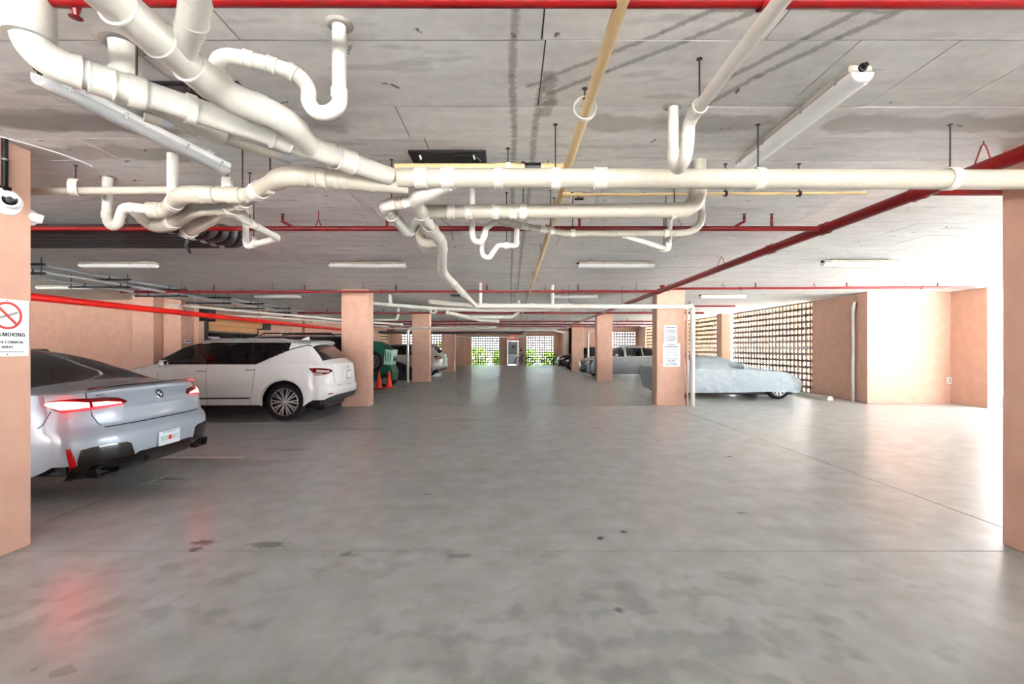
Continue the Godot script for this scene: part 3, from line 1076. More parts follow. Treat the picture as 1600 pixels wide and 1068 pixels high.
	hanger(o, [-1.85, 2.78, 2.72], Vector3(0.68, 0, -0.73), 0.026, M.pvc_clip)

	# the branching group left of the main
	o = pipe_thing("wide beige drain branch running diagonally back to an open clean-out", [])
	route(o, [[-0.70, 2.60, 3.10], [-1.03, 2.60, 3.0], [-1.43, 2.60, 2.90], [-2.362, 2.60, 3.707], [-3.03, 2.60, 4.29]], 0.057, du, 0.10, true, 20)
	for c in [[-1.10, 2.6, 2.985], [-1.23, 2.6, 2.95]]:
		coupling(o, c, [-1.43, 2.6, 2.9], 0.057, du, 0.035)
	for t in [0.36, 0.62, 0.84]:
		coupling(o, along([-1.43, 2.6, 2.9], [-2.362, 2.6, 3.707], t), [-2.362, 2.6, 3.707], 0.057, pv, 0.05)
	coupling(o, [-3.03, 2.60, 4.29], [-3.2, 2.6, 4.44], 0.061, pv, 0.05)
	hanger(o, [-1.62, 2.6, 3.065], Vector3(0.756, 0, -0.655), 0.057, M.pvc_clip)
	hanger(o, [-2.0, 2.6, 3.393], Vector3(0.756, 0, -0.655), 0.057, M.pvc_clip)
	part("clean_out_strap", tube_mesh([at(-3.06, 2.56, 4.32), at(-3.09, 2.47, 4.33), at(-3.05, 2.40, 4.33)], [0.016, 0.02, 0.012], 6), M.strut_dark, o)

	o = pipe_thing("beige drain branch with a short slanting offset above the grey conduits", [])
	route(o, [[-1.884, 2.6, 3.3], [-2.351, 2.6, 3.259], [-2.742, 2.6, 3.638], [-2.90, 2.6, 3.64]], 0.055, du, 0.09, true, 18)
	coupling(o, [-2.0, 2.6, 3.29], [-2.3, 2.6, 3.263], 0.055, du, 0.05)
	coupling(o, [-2.18, 2.6, 3.274], [-2.3, 2.6, 3.263], 0.055, du, 0.05)
	coupling(o, [-2.55, 2.6, 3.452], [-2.742, 2.6, 3.638], 0.055, pv, 0.04)
	coupling(o, [-2.84, 2.6, 3.64], [-2.9, 2.6, 3.64], 0.057, du, 0.05)
	route(o, [[-2.60, 2.6, 3.5], [-2.60, 2.99, 3.5]], 0.038, pv)

	o = pipe_thing("white trap pipe dropping from the ceiling left of the branching drains", [])
	route(o, [[-3.535, 3.0, 3.99], [-3.505, 2.62, 3.95]], 0.038, pv, 0.0, true, 16)
	bent(o, "trap", [[-3.505, 2.66, 3.95], [-3.49, 2.60, 3.94], [-3.42, 2.545, 3.90], [-3.31, 2.545, 3.83], [-3.22, 2.60, 3.76], [-3.16, 2.635, 3.72], [-3.07, 2.632, 3.68], [-2.89, 2.609, 3.65]], 0.038, pv, 16)
	coupling(o, [-3.506, 2.64, 3.95], [-3.535, 3.0, 3.99], 0.038, pv, 0.03)
	coupling(o, [-3.05, 2.63, 3.676], [-2.89, 2.609, 3.65], 0.038, pv, 0.03)
	ceiling_flange(o, -3.535, 3.99, 0.036)

	o = pipe_thing("beige drain branch with a long slanting offset and upturned end", [])
	route(o, [[-2.05, 2.6, 3.56], [-2.462, 2.6, 3.588], [-3.087, 2.6, 4.095], [-3.30, 2.62, 4.20], [-3.34, 2.74, 4.0]], 0.055, du, 0.09, true, 18)
	coupling(o, [-2.25, 2.6, 3.575], [-2.46, 2.6, 3.588], 0.055, du, 0.05)
	coupling(o, [-2.95, 2.6, 3.98], [-3.087, 2.6, 4.095], 0.055, pv, 0.05)

	o = pipe_thing("thin white drain with a folded trap beside the grey conduit ends", [])
	route(o, [[-2.242, 2.58, 3.62], [-2.229, 2.55, 4.366], [-2.745, 2.55, 4.725], [-2.767, 3.0, 4.73]], 0.031, pv, 0.06, true, 14)
	coupling(o, [-2.235, 2.565, 4.0], [-2.229, 2.55, 4.366], 0.031, pv, 0.03)
	hanger(o, [-2.237, 2.568, 3.9], Vector3.FORWARD, 0.031, M.pvc_clip)
	hanger(o, [-2.62, 2.55, 4.64], Vector3(0.82, 0, -0.57), 0.031, M.pvc_clip, 0.02, 0.02)

	o = pipe_thing("thin beige pipe crossing behind the left column in loose ring hangers", [])
	route(o, [[-4.9, 2.775, 3.74], [-2.3, 2.80, 3.74]], 0.031, du)
	hanger(o, [-3.575, 2.785, 3.74], Vector3(1, 0, -0.4).normalized(), 0.031, pv, 0.03, 0.03)
	hanger(o, [-2.33, 2.80, 3.74], Vector3(1, 0, -0.4).normalized(), 0.031, pv, 0.03, 0.03)

	# the group under the main
	o = pipe_thing("white drain branch curving out of the main and running back over the aisle", [])
	route(o, [[-0.42, 2.61, 3.07], [-0.66, 2.56, 3.20], [-0.715, 2.565, 3.4], [-0.707, 2.58, 4.60], [-0.725, 2.57, 4.815], [-0.861, 2.45, 5.72], [-0.80, 2.455, 10.45]], 0.052, pv, 0.09, true, 18)
	coupling(o, [-0.712, 2.57, 3.72], [-0.707, 2.58, 4.6], 0.053, pv, 0.10)
	coupling(o, [-0.71, 2.575, 4.05], [-0.707, 2.58, 4.6], 0.053, pv, 0.06)
	coupling(o, [-0.83, 2.452, 8.0], [-0.80, 2.455, 10.45], 0.053, pv, 0.05)
	coupling(o, [-0.845, 2.45, 6.8], [-0.80, 2.455, 10.45], 0.053, pv, 0.05)
	hanger(o, [-0.712, 2.572, 3.55], Vector3.FORWARD, 0.052, M.pvc_clip, 0.02)

	o = pipe_thing("short white side branch doubling back beside the aisle drain", [])
	route(o, [[-0.69, 2.56, 3.28], [-0.955, 2.56, 3.41], [-0.93, 2.54, 4.16], [-0.85, 2.72, 4.25]], 0.043, pv, 0.07, true, 16)
	coupling(o, [-0.80, 2.56, 3.334], [-0.955, 2.56, 3.41], 0.043, du, 0.03)
	coupling(o, [-0.95, 2.557, 3.55], [-0.93, 2.54, 4.16], 0.043, pv, 0.03)
	hanger(o, [-0.948, 2.553, 3.62], Vector3.FORWARD, 0.043, M.pvc_clip, 0.02)

	o = pipe_thing("short brownish trap at the end of the aisle drain", [])
	route(o, [[-0.72, 2.575, 4.655], [-0.90, 2.55, 4.58], [-0.92, 2.70, 4.6], [-0.92, 3.0, 4.6]], 0.043, du, 0.06, true, 16)

	o = pipe_thing("cream drain pipe hung parallel behind the main", [])
	route(o, [[-0.70, 2.60, 3.69], [1.42, 2.60, 3.655], [1.51, 2.70, 3.655], [1.51, 3.0, 3.655]], 0.056, du, 0.12, true, 20)
	for x in [-0.48, -0.34, -0.12, 0.02]:
		coupling(o, [x, 2.6, 3.685], [1.42, 2.6, 3.655], 0.056, pv, 0.03)
	for x in [0.10, 1.32]:
		hanger(o, [x, 2.60, 3.672], Vector3.RIGHT, 0.056, M.pvc_clip, 0.028)

	o = pipe_thing("thin white drain with two hanging traps under the second main", [])
	route(o, [[-0.115, 2.636, 4.1], [0.532, 2.602, 4.4], [1.733, 2.608, 4.4], [1.846, 2.70, 4.4], [1.85, 3.0, 4.4]], 0.031, du, 0.07, true, 14)
	for c in [[0.12, 2.624, 4.21], [0.30, 2.615, 4.29]]:
		coupling(o, c, [0.532, 2.602, 4.4], 0.031, pv, 0.035)
	coupling(o, [0.98, 2.604, 4.4], [1.2, 2.605, 4.4], 0.031, du, 0.05)
	coupling(o, [1.62, 2.607, 4.4], [1.7, 2.607, 4.4], 0.031, du, 0.03)
	for x in [0.60, 1.50]:
		hanger(o, [x, 2.604, 4.4], Vector3.RIGHT, 0.031, M.pvc_clip, 0.022)
	hanger(o, [0.38, 2.61, 4.33], Vector3(0.9, 0, -0.42), 0.031, M.pvc_clip, 0.02)
	bent(o, "trap", [[-0.354, 3.0, 4.2], [-0.354, 2.70, 4.2], [-0.354, 2.55, 4.2], [-0.335, 2.49, 4.2], [-0.285, 2.475, 4.2], [-0.245, 2.52, 4.2], [-0.23, 2.585, 4.17], [-0.17, 2.625, 4.13], [-0.10, 2.637, 4.1]], 0.027, pv, 14)
	bent(o, "trap", [[-0.27, 2.60, 4.4], [-0.278, 2.44, 4.4], [-0.255, 2.385, 4.4], [-0.205, 2.375, 4.4], [-0.165, 2.43, 4.4], [-0.12, 2.485, 4.4], [-0.06, 2.487, 4.4]], 0.025, pv, 14)
	route(o, [[-0.06, 2.487, 4.4], [0.056, 2.487, 4.4], [0.056, 2.63, 4.25]], 0.025, pv, 0.03, true, 12)
	hanger(o, [-0.04, 2.487, 4.4], Vector3.RIGHT, 0.025, M.pvc_clip, 0.02)
	route(o, [[1.095, 2.59, 4.42], [1.66, 2.53, 4.79], [1.69, 3.0, 4.8]], 0.027, pv, 0.05, true, 12)
	hanger(o, [1.60, 2.535, 4.75], Vector3(0.84, 0, -0.54), 0.027, M.pvc_clip, 0.02, 0.015)

	# supply pipes in ivory plastic
	o = pipe_thing("ivory supply pipe running the length of the aisle under the ceiling", [], "pipe", "ivory supply pipes", "supply_pipe")
	route(o, [[0.44, 2.85, 0.9], [0.425, 2.85, 3.40], [0.43, 2.80, 3.7], [0.44, 2.80, 13.15], [0.47, 2.82, 24.0]], 0.028, M.cpvc, 0.04, true, 16)
	hanger(o, [0.428, 2.85, 2.63], Vector3.FORWARD, 0.028, pv, 0.016, 0.03)
	for d in [4.55, 6.6, 9.0, 12.0]:
		hanger(o, [0.435, 2.80, d], Vector3.FORWARD, 0.028, M.pvc_clip, 0.018, 0.01)
	for d in [5.5, 8.4]:
		coupling(o, [0.435, 2.8, d], [0.44, 2.8, 13.0], 0.028, M.cpvc, 0.04)
	o = pipe_thing("ivory cross pipe with a black rubber coupling above the main", [], "pipe", "ivory supply pipes", "supply_pipe")
	route(o, [[-0.87, 2.856, 3.42], [0.40, 2.856, 3.42]], 0.027, M.cpvc, 0.0, true, 16)
	coupling(o, [0.165, 2.856, 3.42], [0.4, 2.856, 3.42], 0.030, M.black_plastic, 0.06)
	for x in [-0.07, 0.03, 0.28]:
		coupling(o, [x, 2.856, 3.42], [0.4, 2.856, 3.42], 0.028, M.cpvc, 0.03)
	hanger(o, [-0.02, 2.856, 3.42], Vector3.RIGHT, 0.027, M.pvc_clip, 0.018)
	o = pipe_thing("thin brass-coloured pipe with a black-handled valve behind the main", [], "pipe", "ivory supply pipes", "supply_pipe")
	route(o, [[0.43, 2.742, 3.7], [1.468, 2.749, 3.7], [2.9, 2.765, 3.72]], 0.013, M.cpvc, 0.0, false, 10)
	coupling(o, [0.45, 2.742, 3.7], [1.4, 2.749, 3.7], 0.022, M.cpvc, 0.03)
	coupling(o, [0.546, 2.743, 3.7], [1.4, 2.749, 3.7], 0.02, M.cpvc, 0.035, "valve_body")
	var vb := MB.new()
	vb.tube([at(0.546, 2.725, 3.68), at(0.546, 2.70, 3.66)], 0.006, 8)
	vb.cbox(Vector3(0.075, 0.014, 0.022), 0.005, Transform3D(Basis.IDENTITY, at(0.55, 2.695, 3.66)))
	part("valve_handle", vb.done(), M.black_plastic, o)
	coupling(o, [1.0, 2.745, 3.7], [1.4, 2.749, 3.7], 0.014, M.cpvc, 0.03)
	for x in [1.75, 2.35]:
		hanger(o, [x, 2.755, 3.71], Vector3.RIGHT, 0.013, M.strut_dark, 0.012)

	# white pipe and trap on the right
	o = pipe_thing("white pipe sloping overhead to a deep trap right of the ivory pipe", [])
	route(o, [[0.969, 2.75, 0.9], [0.979, 2.75, 2.45]], 0.031, pv, 0.0, true, 16)
	bent(o, "trap", [[0.979, 2.75, 2.44], [0.978, 2.72, 2.50], [0.985, 2.65, 2.53], [0.99, 2.59, 2.57], [0.995, 2.56, 2.65], [1.0, 2.58, 2.74], [1.003, 2.65, 2.80], [1.005, 2.72, 2.815]], 0.034, pv, 16)
	route(o, [[1.005, 2.70, 2.815], [1.007, 3.0, 2.82]], 0.032, pv, 0.0, true, 16)
	coupling(o, [0.979, 2.75, 2.42], [0.979, 2.75, 2.3], 0.032, pv, 0.025)
	coupling(o, [1.005, 2.70, 2.815], [1.007, 3.0, 2.82], 0.032, pv, 0.022)
	hanger(o, [0.979, 2.75, 2.36], Vector3.FORWARD, 0.031, M.pvc_clip, 0.012)
	hanger(o, [0.975, 2.75, 1.4], Vector3.FORWARD, 0.031, M.pvc_clip, 0.012)
	ceiling_flange(o, 1.007, 2.82, 0.033)

	# distant drains
	o = pipe_thing("white drain crossing to the downpipe on the signed column", [])
	route(o, [[-1.95, 2.60, 10.9], [-0.85, 2.47, 10.5], [4.63, 2.545, 11.58], [4.63, 0.0, 11.60]], 0.058, pv, 0.09, true, 16)
	for x in [-0.6, 0.5, 1.75, 3.0, 4.2]:
		coupling(o, [x, 2.475 + (x + 0.85) * 0.0137, 10.5 + (x + 0.85) * 0.197], [4.63, 2.545, 11.58], 0.058, pv, 0.05)
	for x in [0.1, 1.4, 2.75]:
		hanger(o, [x, 2.475 + (x + 0.85) * 0.0137, 10.5 + (x + 0.85) * 0.197], Vector3(1, 0, -0.2).normalized(), 0.058, M.pvc_clip, 0.025)
	route(o, [[1.0, 2.49, 10.86], [1.0, 3.0, 10.86]], 0.04, pv)
	route(o, [[-0.7, 2.48, 10.53], [-0.7, 3.0, 10.53]], 0.04, pv)
	o = pipe_thing("bright white drain sloping away from the left column", [])
	route(o, [[-4.3, 2.76, 12.45], [-2.32, 2.66, 13.4], [-0.9, 2.62, 13.6], [1.5, 2.66, 13.9]], 0.055, pv, 0.08, true, 14)
	route(o, [[-3.38, 2.71, 12.9], [-3.42, 2.82, 12.85], [-3.42, 3.0, 12.85]], 0.05, pv, 0.07, true, 14)
	coupling(o, [-3.1, 2.70, 13.03], [-2.32, 2.66, 13.4], 0.055, pv, 0.04)
	bent(o, "trap", [[-2.36, 2.66, 13.4], [-2.36, 2.55, 13.4], [-2.28, 2.52, 13.4], [-2.2, 2.56, 13.4], [-2.2, 2.64, 13.42]], 0.04, pv, 12)
	for x in [-1.5, -0.6, 0.3]:
		coupling(o, [x, 2.63, 13.53 + (x + 1.4) * 0.13], [1.5, 2.66, 13.9], 0.055, pv, 0.05)
	o = pipe_thing("white offset drain with a slanting branch over the middle of the aisle", [])
	route(o, [[-1.75, 2.48, 12.6], [-1.0, 2.42, 15.2], [-0.4, 2.40, 15.4]], 0.055, pv, 0.1, true, 12)
	route(o, [[-1.4, 2.45, 14.2], [0.05, 2.47, 14.4], [0.25, 2.62, 14.4], [0.25, 3.0, 14.4]], 0.055, pv, 0.12, true, 12)
	o = pipe_thing("white drain crossing in front of the tarpaulin column to its downpipe", [])
	route(o, [[-0.6, 2.38, 19.3], [-4.38, 2.34, 19.75], [-4.47, 2.2, 19.78], [-4.47, 0.0, 19.8]], 0.055, pv, 0.1, true, 12)
	for x in [-1.2, -2.0, -3.0]:
		coupling(o, [x, 2.365, 19.3 - (x + 0.6) * 0.119], [-4.4, 2.34, 19.75], 0.055, pv, 0.05)
	route(o, [[-1.6, 2.36, 19.42], [-1.4, 2.30, 18.2]], 0.05, pv)
	o = pipe_thing("slim white pipe with an upturned end near the tarpaulin column", [])
	route(o, [[-7.5, 2.55, 17.2], [-4.35, 2.55, 17.2], [-4.25, 2.7, 17.2], [-4.25, 3.0, 17.2]], 0.045, pv, 0.08, true, 12)
	o = pipe_thing("pale drain crossing the far end of the aisle", [])
	route(o, [[-6.6, 2.55, 26.0], [2.6, 2.52, 27.0], [3.5, 2.5, 30.0]], 0.055, pv, 0.1, true, 10)
	o = pipe_thing("dark cast drain crossing the far end of the aisle", [], "pipe", "", "drain_pipe")
	route(o, [[-8.0, 2.42, 27.5], [0.6, 2.40, 27.8], [0.75, 2.55, 28.0], [3.0, 2.56, 28.4]], 0.075, M.conduit_grey, 0.1, true, 10)
	o = pipe_thing("grey pipe turning down before the far exit door", [])
	route(o, [[-4.4, 2.30, 33.0], [0.9, 2.30, 33.0], [1.1, 2.5, 33.0], [1.1, 3.0, 33.0]], 0.06, pv, 0.15, true, 10)
	o = pipe_thing("white downpipe beside the maroon car's column", [])
	route(o, [[5.5, 2.45, 28.0], [4.85, 2.45, 28.1], [4.78, 2.3, 28.1], [4.78, 0.0, 28.1]], 0.06, pv, 0.12, true, 12)
	o = pipe_thing("white downpipe in the corner by the bright alcove", [])
	route(o, [[9.62, 2.78, 12.72], [9.585, 2.6, 12.74], [9.585, 0.0, 12.74]], 0.045, pv, 0.06, true, 14)
	o = pipe_thing("salmon painted conduit beside the downpipe on the signed column", [], "conduit", "", "wall_conduit")
	route(o, [[4.54, 0.0, 11.72], [4.54, 2.48, 11.72]], 0.03, M.salmon_paint)
	build_sprinklers()
	build_conduits()

# ---------------------------------------------------------------- red sprinkler lines

func sprinkler_head(o: Node3D, x: float, y: float, d: float, slope: float) -> void:
	var h := Node3D.new()
	h.name = "sprinkler"
	o.add_child(h, true)
	part("sprig", tube_mesh([at(x, y, d), at(x + slope * 0.6, y + 0.05, d), at(x + slope, y + 0.075, d), at(x + slope, y + 0.12, d)], 0.016, 8), M.red_paint, h)
	part("head", lathe_mesh([[0.0, 0.0], [0.016, 0.0], [0.012, 0.02], [0.006, 0.035], [0.022, 0.04], [0.022, 0.044], [0.0, 0.046]], at(x + slope, y + 0.115, d), Vector3.UP, 8), M.strut_dark, h)

func red_hanger(o: Node3D, x: float, y: float, d: float, r: float) -> void:
	var b := MB.new()
	b.tube([at(x - r * 1.4, y, d), at(x - r * 0.3, y + r * 3.0, d), at(x, y + r * 3.3, d), at(x + r * 0.3, y + r * 3.0, d), at(x + r * 1.4, y, d)], 0.005, 6)
	b.tube([at(x, y + r * 3.2, d), at(x, CEIL, d)], 0.005, 6)
	part("hanger", b.done(), M.red_paint, o)

func build_sprinklers() -> void:
	var g := "red sprinkler lines"
	var o := thing("sprinkler_pipe", "thick red sprinkler main running the length of the garage on the right", "sprinkler pipe", Vector3.ZERO, g)
	route(o, [[3.43, 2.80, 1.2], [3.43, 2.80, 34.0]], 0.054, M.red_paint, 0.0, true, 18)
	for d in [3.82, 4.97, 6.0, 10.5, 14.2, 17.0, 22.4, 28.0]:
		coupling(o, [3.43, 2.80, d], [3.43, 2.80, 34], 0.056, M.red_paint, 0.05)
	for d in [3.3, 7.4, 11.6, 15.5, 20.0]:
		red_hanger(o, 3.43, 2.80, d, 0.054)
	# x from, x to, y from, y to, d, radius
	var runs := [
		[-5.0, 3.9, 2.868, 2.848, 1.78, "thin red sprinkler line crossing high over the near end of the aisle"],
		[3.43, 12.0, 2.80, 2.80, 3.81, "red sprinkler line branching right towards the bright entrance"],
		[-5.6, 3.43, 2.80, 2.80, 4.97, "red sprinkler line crossing behind the traps"],
		[-9.0, 3.43, 2.79, 2.80, 10.5, "red sprinkler line crossing in front of the first column pair"],
		[3.5, 10.7, 2.86, 2.90, 10.5, "red sprinkler line running right in front of the alcove"],
		[3.43, 7.0, 2.80, 2.80, 14.2, "short red sprinkler line over the covered car"],
		[-9.0, 7.2, 2.80, 2.80, 17.0, "red sprinkler line crossing before the second column pair"],
		[-9.0, 8.0, 2.79, 2.80, 22.4, "red sprinkler line crossing behind the second column pair"],
		[-9.0, 8.0, 2.75, 2.75, 24.6, "lower red sprinkler line crossing deep in the garage"],
		[-9.0, 8.0, 2.79, 2.80, 28.0, "red sprinkler line crossing before the third column pair"],
		[-9.0, 4.2, 2.79, 2.80, 33.4, "red sprinkler line crossing near the far door"],
	]
	for p in runs:
		o = thing("sprinkler_pipe", p[5], "sprinkler pipe", Vector3.ZERO, g)
		var r := 0.026 if p[4] < 3.0 else 0.028
		if p[4] > 16.0:
			r = 0.034
		route(o, [[p[0], p[2], p[4]], [p[1], p[3], p[4]]], r, M.red_paint, 0.0, true, 12)
		var x: float = p[0] + 1.4
		var k := 0
		while x < p[1] - 0.3:
			var y := lerpf(p[2], p[3], (x - p[0]) / (p[1] - p[0]))
			if k % 2 == 0:
				coupling(o, [x + 0.4, y, p[4]], [p[1], y, p[4]], r * 1.25, M.red_paint, 0.025)
			red_hanger(o, x, y, p[4], r)
			if p[4] < 3.0:
				pass
			else:
				sprinkler_head(o, x + 0.75, y, p[4], 0.0)
			x += 2.1
			k += 1
		if p[4] > 4.0 and p[4] < 6.0:
			sprinkler_head(o, -2.36, 2.80, 4.97, -0.13)
			sprinkler_head(o, 2.42, 2.80, 4.97, 0.13)
		coupling(o, [p[1] if p[1] < 3.45 else p[0], p[3], p[4]], [p[1] + 1.0, p[3], p[4]], r * 1.5, M.red_paint, 0.04)
	o = thing("sprinkler_pipe", "bright red standpipe line slanting over the silver saloon on the left", "sprinkler pipe", Vector3.ZERO, g)
	route(o, [[-7.2, 2.265, 3.6], [-7.2, 2.265, 19.2]], 0.058, M.bright_red_paint, 0.0, true, 18)
	for d in [10.9, 16.0]:
		coupling(o, [-7.2, 2.265, d], [-7.2, 2.265, 19], 0.06, M.bright_red_paint, 0.05)
	for d in [6.75, 9.95, 13.0, 16.4]:
		red_hanger(o, -7.2, 2.265, d, 0.058)
	# the head at the top left of the view
	o = thing("sprinkler_pipe", "red pendent sprinkler drop beside the thick riser", "sprinkler pipe", Vector3.ZERO, g)
	route(o, [[-1.95, 2.868, 1.78], [-1.72, 2.86, 1.80]], 0.02, M.red_paint, 0.0, false, 10)
	part("head", lathe_mesh([[0.0, 0.0], [0.02, 0.0], [0.014, 0.03], [0.008, 0.05], [0.024, 0.055], [0.0, 0.06]], at(-1.72, 2.86, 1.80), Vector3.DOWN, 10), M.red_paint, o)


# ---------------------------------------------------------------- electrical conduits

func build_conduits() -> void:
	var names := ["pale grey conduit on the upper trapeze bars along the left bays", "pale grey conduit on the lower trapeze bars, nearer the aisle", "pale grey conduit on the lower trapeze bars, nearer the left wall"]
	var at_ := [[-8.2, 2.935], [-7.97, 2.785], [-8.7, 2.785]]
	for i in 3:
		var o := thing("conduit", names[i], "conduit", Vector3.ZERO, "conduits on trapeze hangers")
		var end: float = [21.0, 23.5, 15.5][i]
		route(o, [[at_[i][0], at_[i][1], 4.0], [at_[i][0], at_[i][1], end]], 0.029, M.galvanized, 0.0, true, 12)
		for d in [6.2, 9.3, 12.4]:
			coupling(o, [at_[i][0], at_[i][1], d + i * 0.7], [at_[i][0], at_[i][1], 30], 0.03, M.galvanized, 0.04)
	for d in [5.9, 7.56, 9.27, 10.9, 12.6, 14.3, 16.0, 18.0]:
		var o := thing("trapeze_hanger", "dark strut trapeze holding the grey conduits along the left bays", "hanger", Vector3.ZERO, "strut trapeze hangers")
		part("rod", tube_mesh([at(-7.8, 2.70, d), at(-7.8, CEIL, d)], 0.007, 6), M.strut_dark, o)
		part("rod", tube_mesh([at(-8.95, 2.70, d), at(-8.95, CEIL, d)], 0.007, 6), M.strut_dark, o)
		part("strut", cbox_mesh(at(-9.0, 2.715, d - 0.02), at(-7.74, 2.752, d + 0.02), 0.004), M.strut_dark, o)
		part("strut", cbox_mesh(at(-8.5, 2.866, d - 0.02), at(-7.74, 2.902, d + 0.02), 0.004), M.strut_dark, o)
		for q in at_:
			part("saddle", lathe_mesh([[0.030, -0.012], [0.036, -0.012], [0.036, 0.012], [0.030, 0.012]], at(q[0], q[1], d), Vector3.FORWARD, 10), M.strut_dark, o)
	var far := thing("conduit", "slim white conduit run curving across the left bays behind the red line", "conduit", Vector3.ZERO, "white conduits in the left bays")
	route(far, [[-9.5, 2.70, 12.6], [-8.2, 2.62, 14.0], [-5.0, 2.45, 17.5], [-4.4, 2.45, 18.5]], 0.035, M.pvc, 0.2, true, 12)
	var far2 := thing("conduit", "slim white conduit run below the curving one in the left bays", "conduit", Vector3.ZERO, "white conduits in the left bays")
	route(far2, [[-9.5, 2.52, 14.3], [-8.0, 2.52, 15.0], [-5.0, 2.36, 18.6]], 0.03, M.pvc, 0.2, true, 12)
	var o2 := thing("conduit_rack", "rack of grey conduits side by side turning up into the ceiling", "conduit", Vector3.ZERO)
	for i in 6:
		var d := 5.12 + i * 0.155
		var x := -3.52 + i * 0.02
		var y := 2.84
		var q := [at(-9.5, y, d), at(x - 0.16, y, d)]
		for k in 7:
			var a := PI * 0.5 * k / 6.0
			q.append(at(x - 0.16 + sin(a) * 0.1, y + 0.1 - cos(a) * 0.1, d))
		q.append(at(x - 0.06, CEIL, d))
		var c := part("conduit", tube_mesh(q, 0.052, 14), M.conduit_grey, o2)
		part("collar", lathe_mesh([[0.052, -0.03], [0.058, -0.03], [0.058, 0.03], [0.052, 0.03]], at(x - 0.3, y, d), Vector3.RIGHT, 14), M.galvanized, c)
	for x in [-4.1, -5.6, -7.1]:
		part("strut", cbox_mesh(at(x - 0.02, 2.895, 5.02), at(x + 0.02, 2.93, 6.0), 0.004), M.strut_dark, o2)
		part("rod", tube_mesh([at(x, 2.9, 5.03), at(x, CEIL, 5.03)], 0.006, 6), M.strut_dark, o2)
		part("rod", tube_mesh([at(x, 2.9, 5.99), at(x, CEIL, 5.99)], 0.006, 6), M.strut_dark, o2)


# ---------------------------------------------------------------- fluorescent fittings

func fitting(label: String, mid: Vector3, along_x: bool, length: float, t: Transform3D, clear := false) -> void:
	# built along local x, hung with its back at y = 0
	var o := thing("light_fitting", label, "light fitting", mid, "weatherproof fluorescent fittings")
	o.basis = t.basis * (Basis.IDENTITY if along_x else Basis(Vector3.UP, PI / 2))
	var h := length * 0.5
	var b := MB.new()
	b.cbox(Vector3(length, 0.045, 0.125), 0.012, Transform3D(Basis.IDENTITY, Vector3(0, -0.03, 0)))
	part("housing", b.done(), M.cream_housing if not clear else M.white_enamel, o)
	# trough lens: rounded section along the length
	var prof := [Vector2(-0.066, -0.052), Vector2(-0.066, -0.066), Vector2(-0.056, -0.085), Vector2(-0.038, -0.102), Vector2(0.0, -0.108), Vector2(0.038, -0.102), Vector2(0.056, -0.085), Vector2(0.066, -0.066), Vector2(0.066, -0.052)]
	var ends := [[-h - 0.004, 0.9], [-h + 0.004, 0.97], [-h + 0.03, 1.0], [h - 0.03, 1.0], [h - 0.004, 0.97], [h + 0.004, 0.9]]
	var rows := []
	for p in prof:
		var row := []
		for e in ends:
			row.append(Vector3(e[0], -0.052 + (p.y + 0.052) * e[1], p.x * e[1]))
		rows.append(row)
	var lb := MB.new()
	lb.sheet(rows, true)
	for s in [0, ends.size() - 1]:
		var fan := []
		for p in prof:
			fan.append(Vector3(ends[s][0], -0.052 + (p.y + 0.052) * ends[s][1], p.x * ends[s][1]))
		for i in range(1, fan.size() - 1):
			lb.out_tri(fan[0], fan[i], fan[i + 1], Vector3(0, -0.07, 0))
	part("lens", lb.done(), M.clear_lens if clear else M.frosted_lens, o)
	if clear:
		part("tube_lamp", tube_mesh([Vector3(-h + 0.05, -0.075, 0.026), Vector3(h - 0.05, -0.075, 0.026)], 0.013, 10), M.white_enamel, o)
		part("tube_lamp", tube_mesh([Vector3(-h + 0.05, -0.075, -0.026), Vector3(h - 0.05, -0.075, -0.026)], 0.013, 10), M.white_enamel, o)
		part("reflector", cbox_mesh(Vector3(-h + 0.03, -0.058, -0.05), Vector3(h - 0.03, -0.052, 0.05), 0.002), M.white_enamel, o)
	var cm := cbox_mesh(Vector3(-0.009, -0.062, -0.004), Vector3(0.009, -0.02, 0.004), 0.003)
	for x in [-h + 0.1, -h * 0.35, h * 0.35, h - 0.1]:
		for s in [-1, 1]:
			var c := part("clip", cm, M.galvanized, o)
			c.position = Vector3(x, 0, s * 0.068)
	var gl := MB.new()
	gl.lathe([[0.0, 0.03], [0.013, 0.03], [0.016, 0.012], [0.022, 0.010], [0.022, -0.002], [0.0, -0.002]], Vector3(-h, -0.028, 0), Vector3.LEFT, 12)
	part("cable_gland", gl.done(), M.black_plastic, o)
	part("mounting_block", cbox_mesh(Vector3(-h + 0.15, -0.012, -0.03), Vector3(-h + 0.22, 0.012, 0.03), 0.003), M.galvanized, o)
	part("mounting_block", cbox_mesh(Vector3(h - 0.22, -0.012, -0.03), Vector3(h - 0.15, 0.012, 0.03), 0.003), M.galvanized, o)

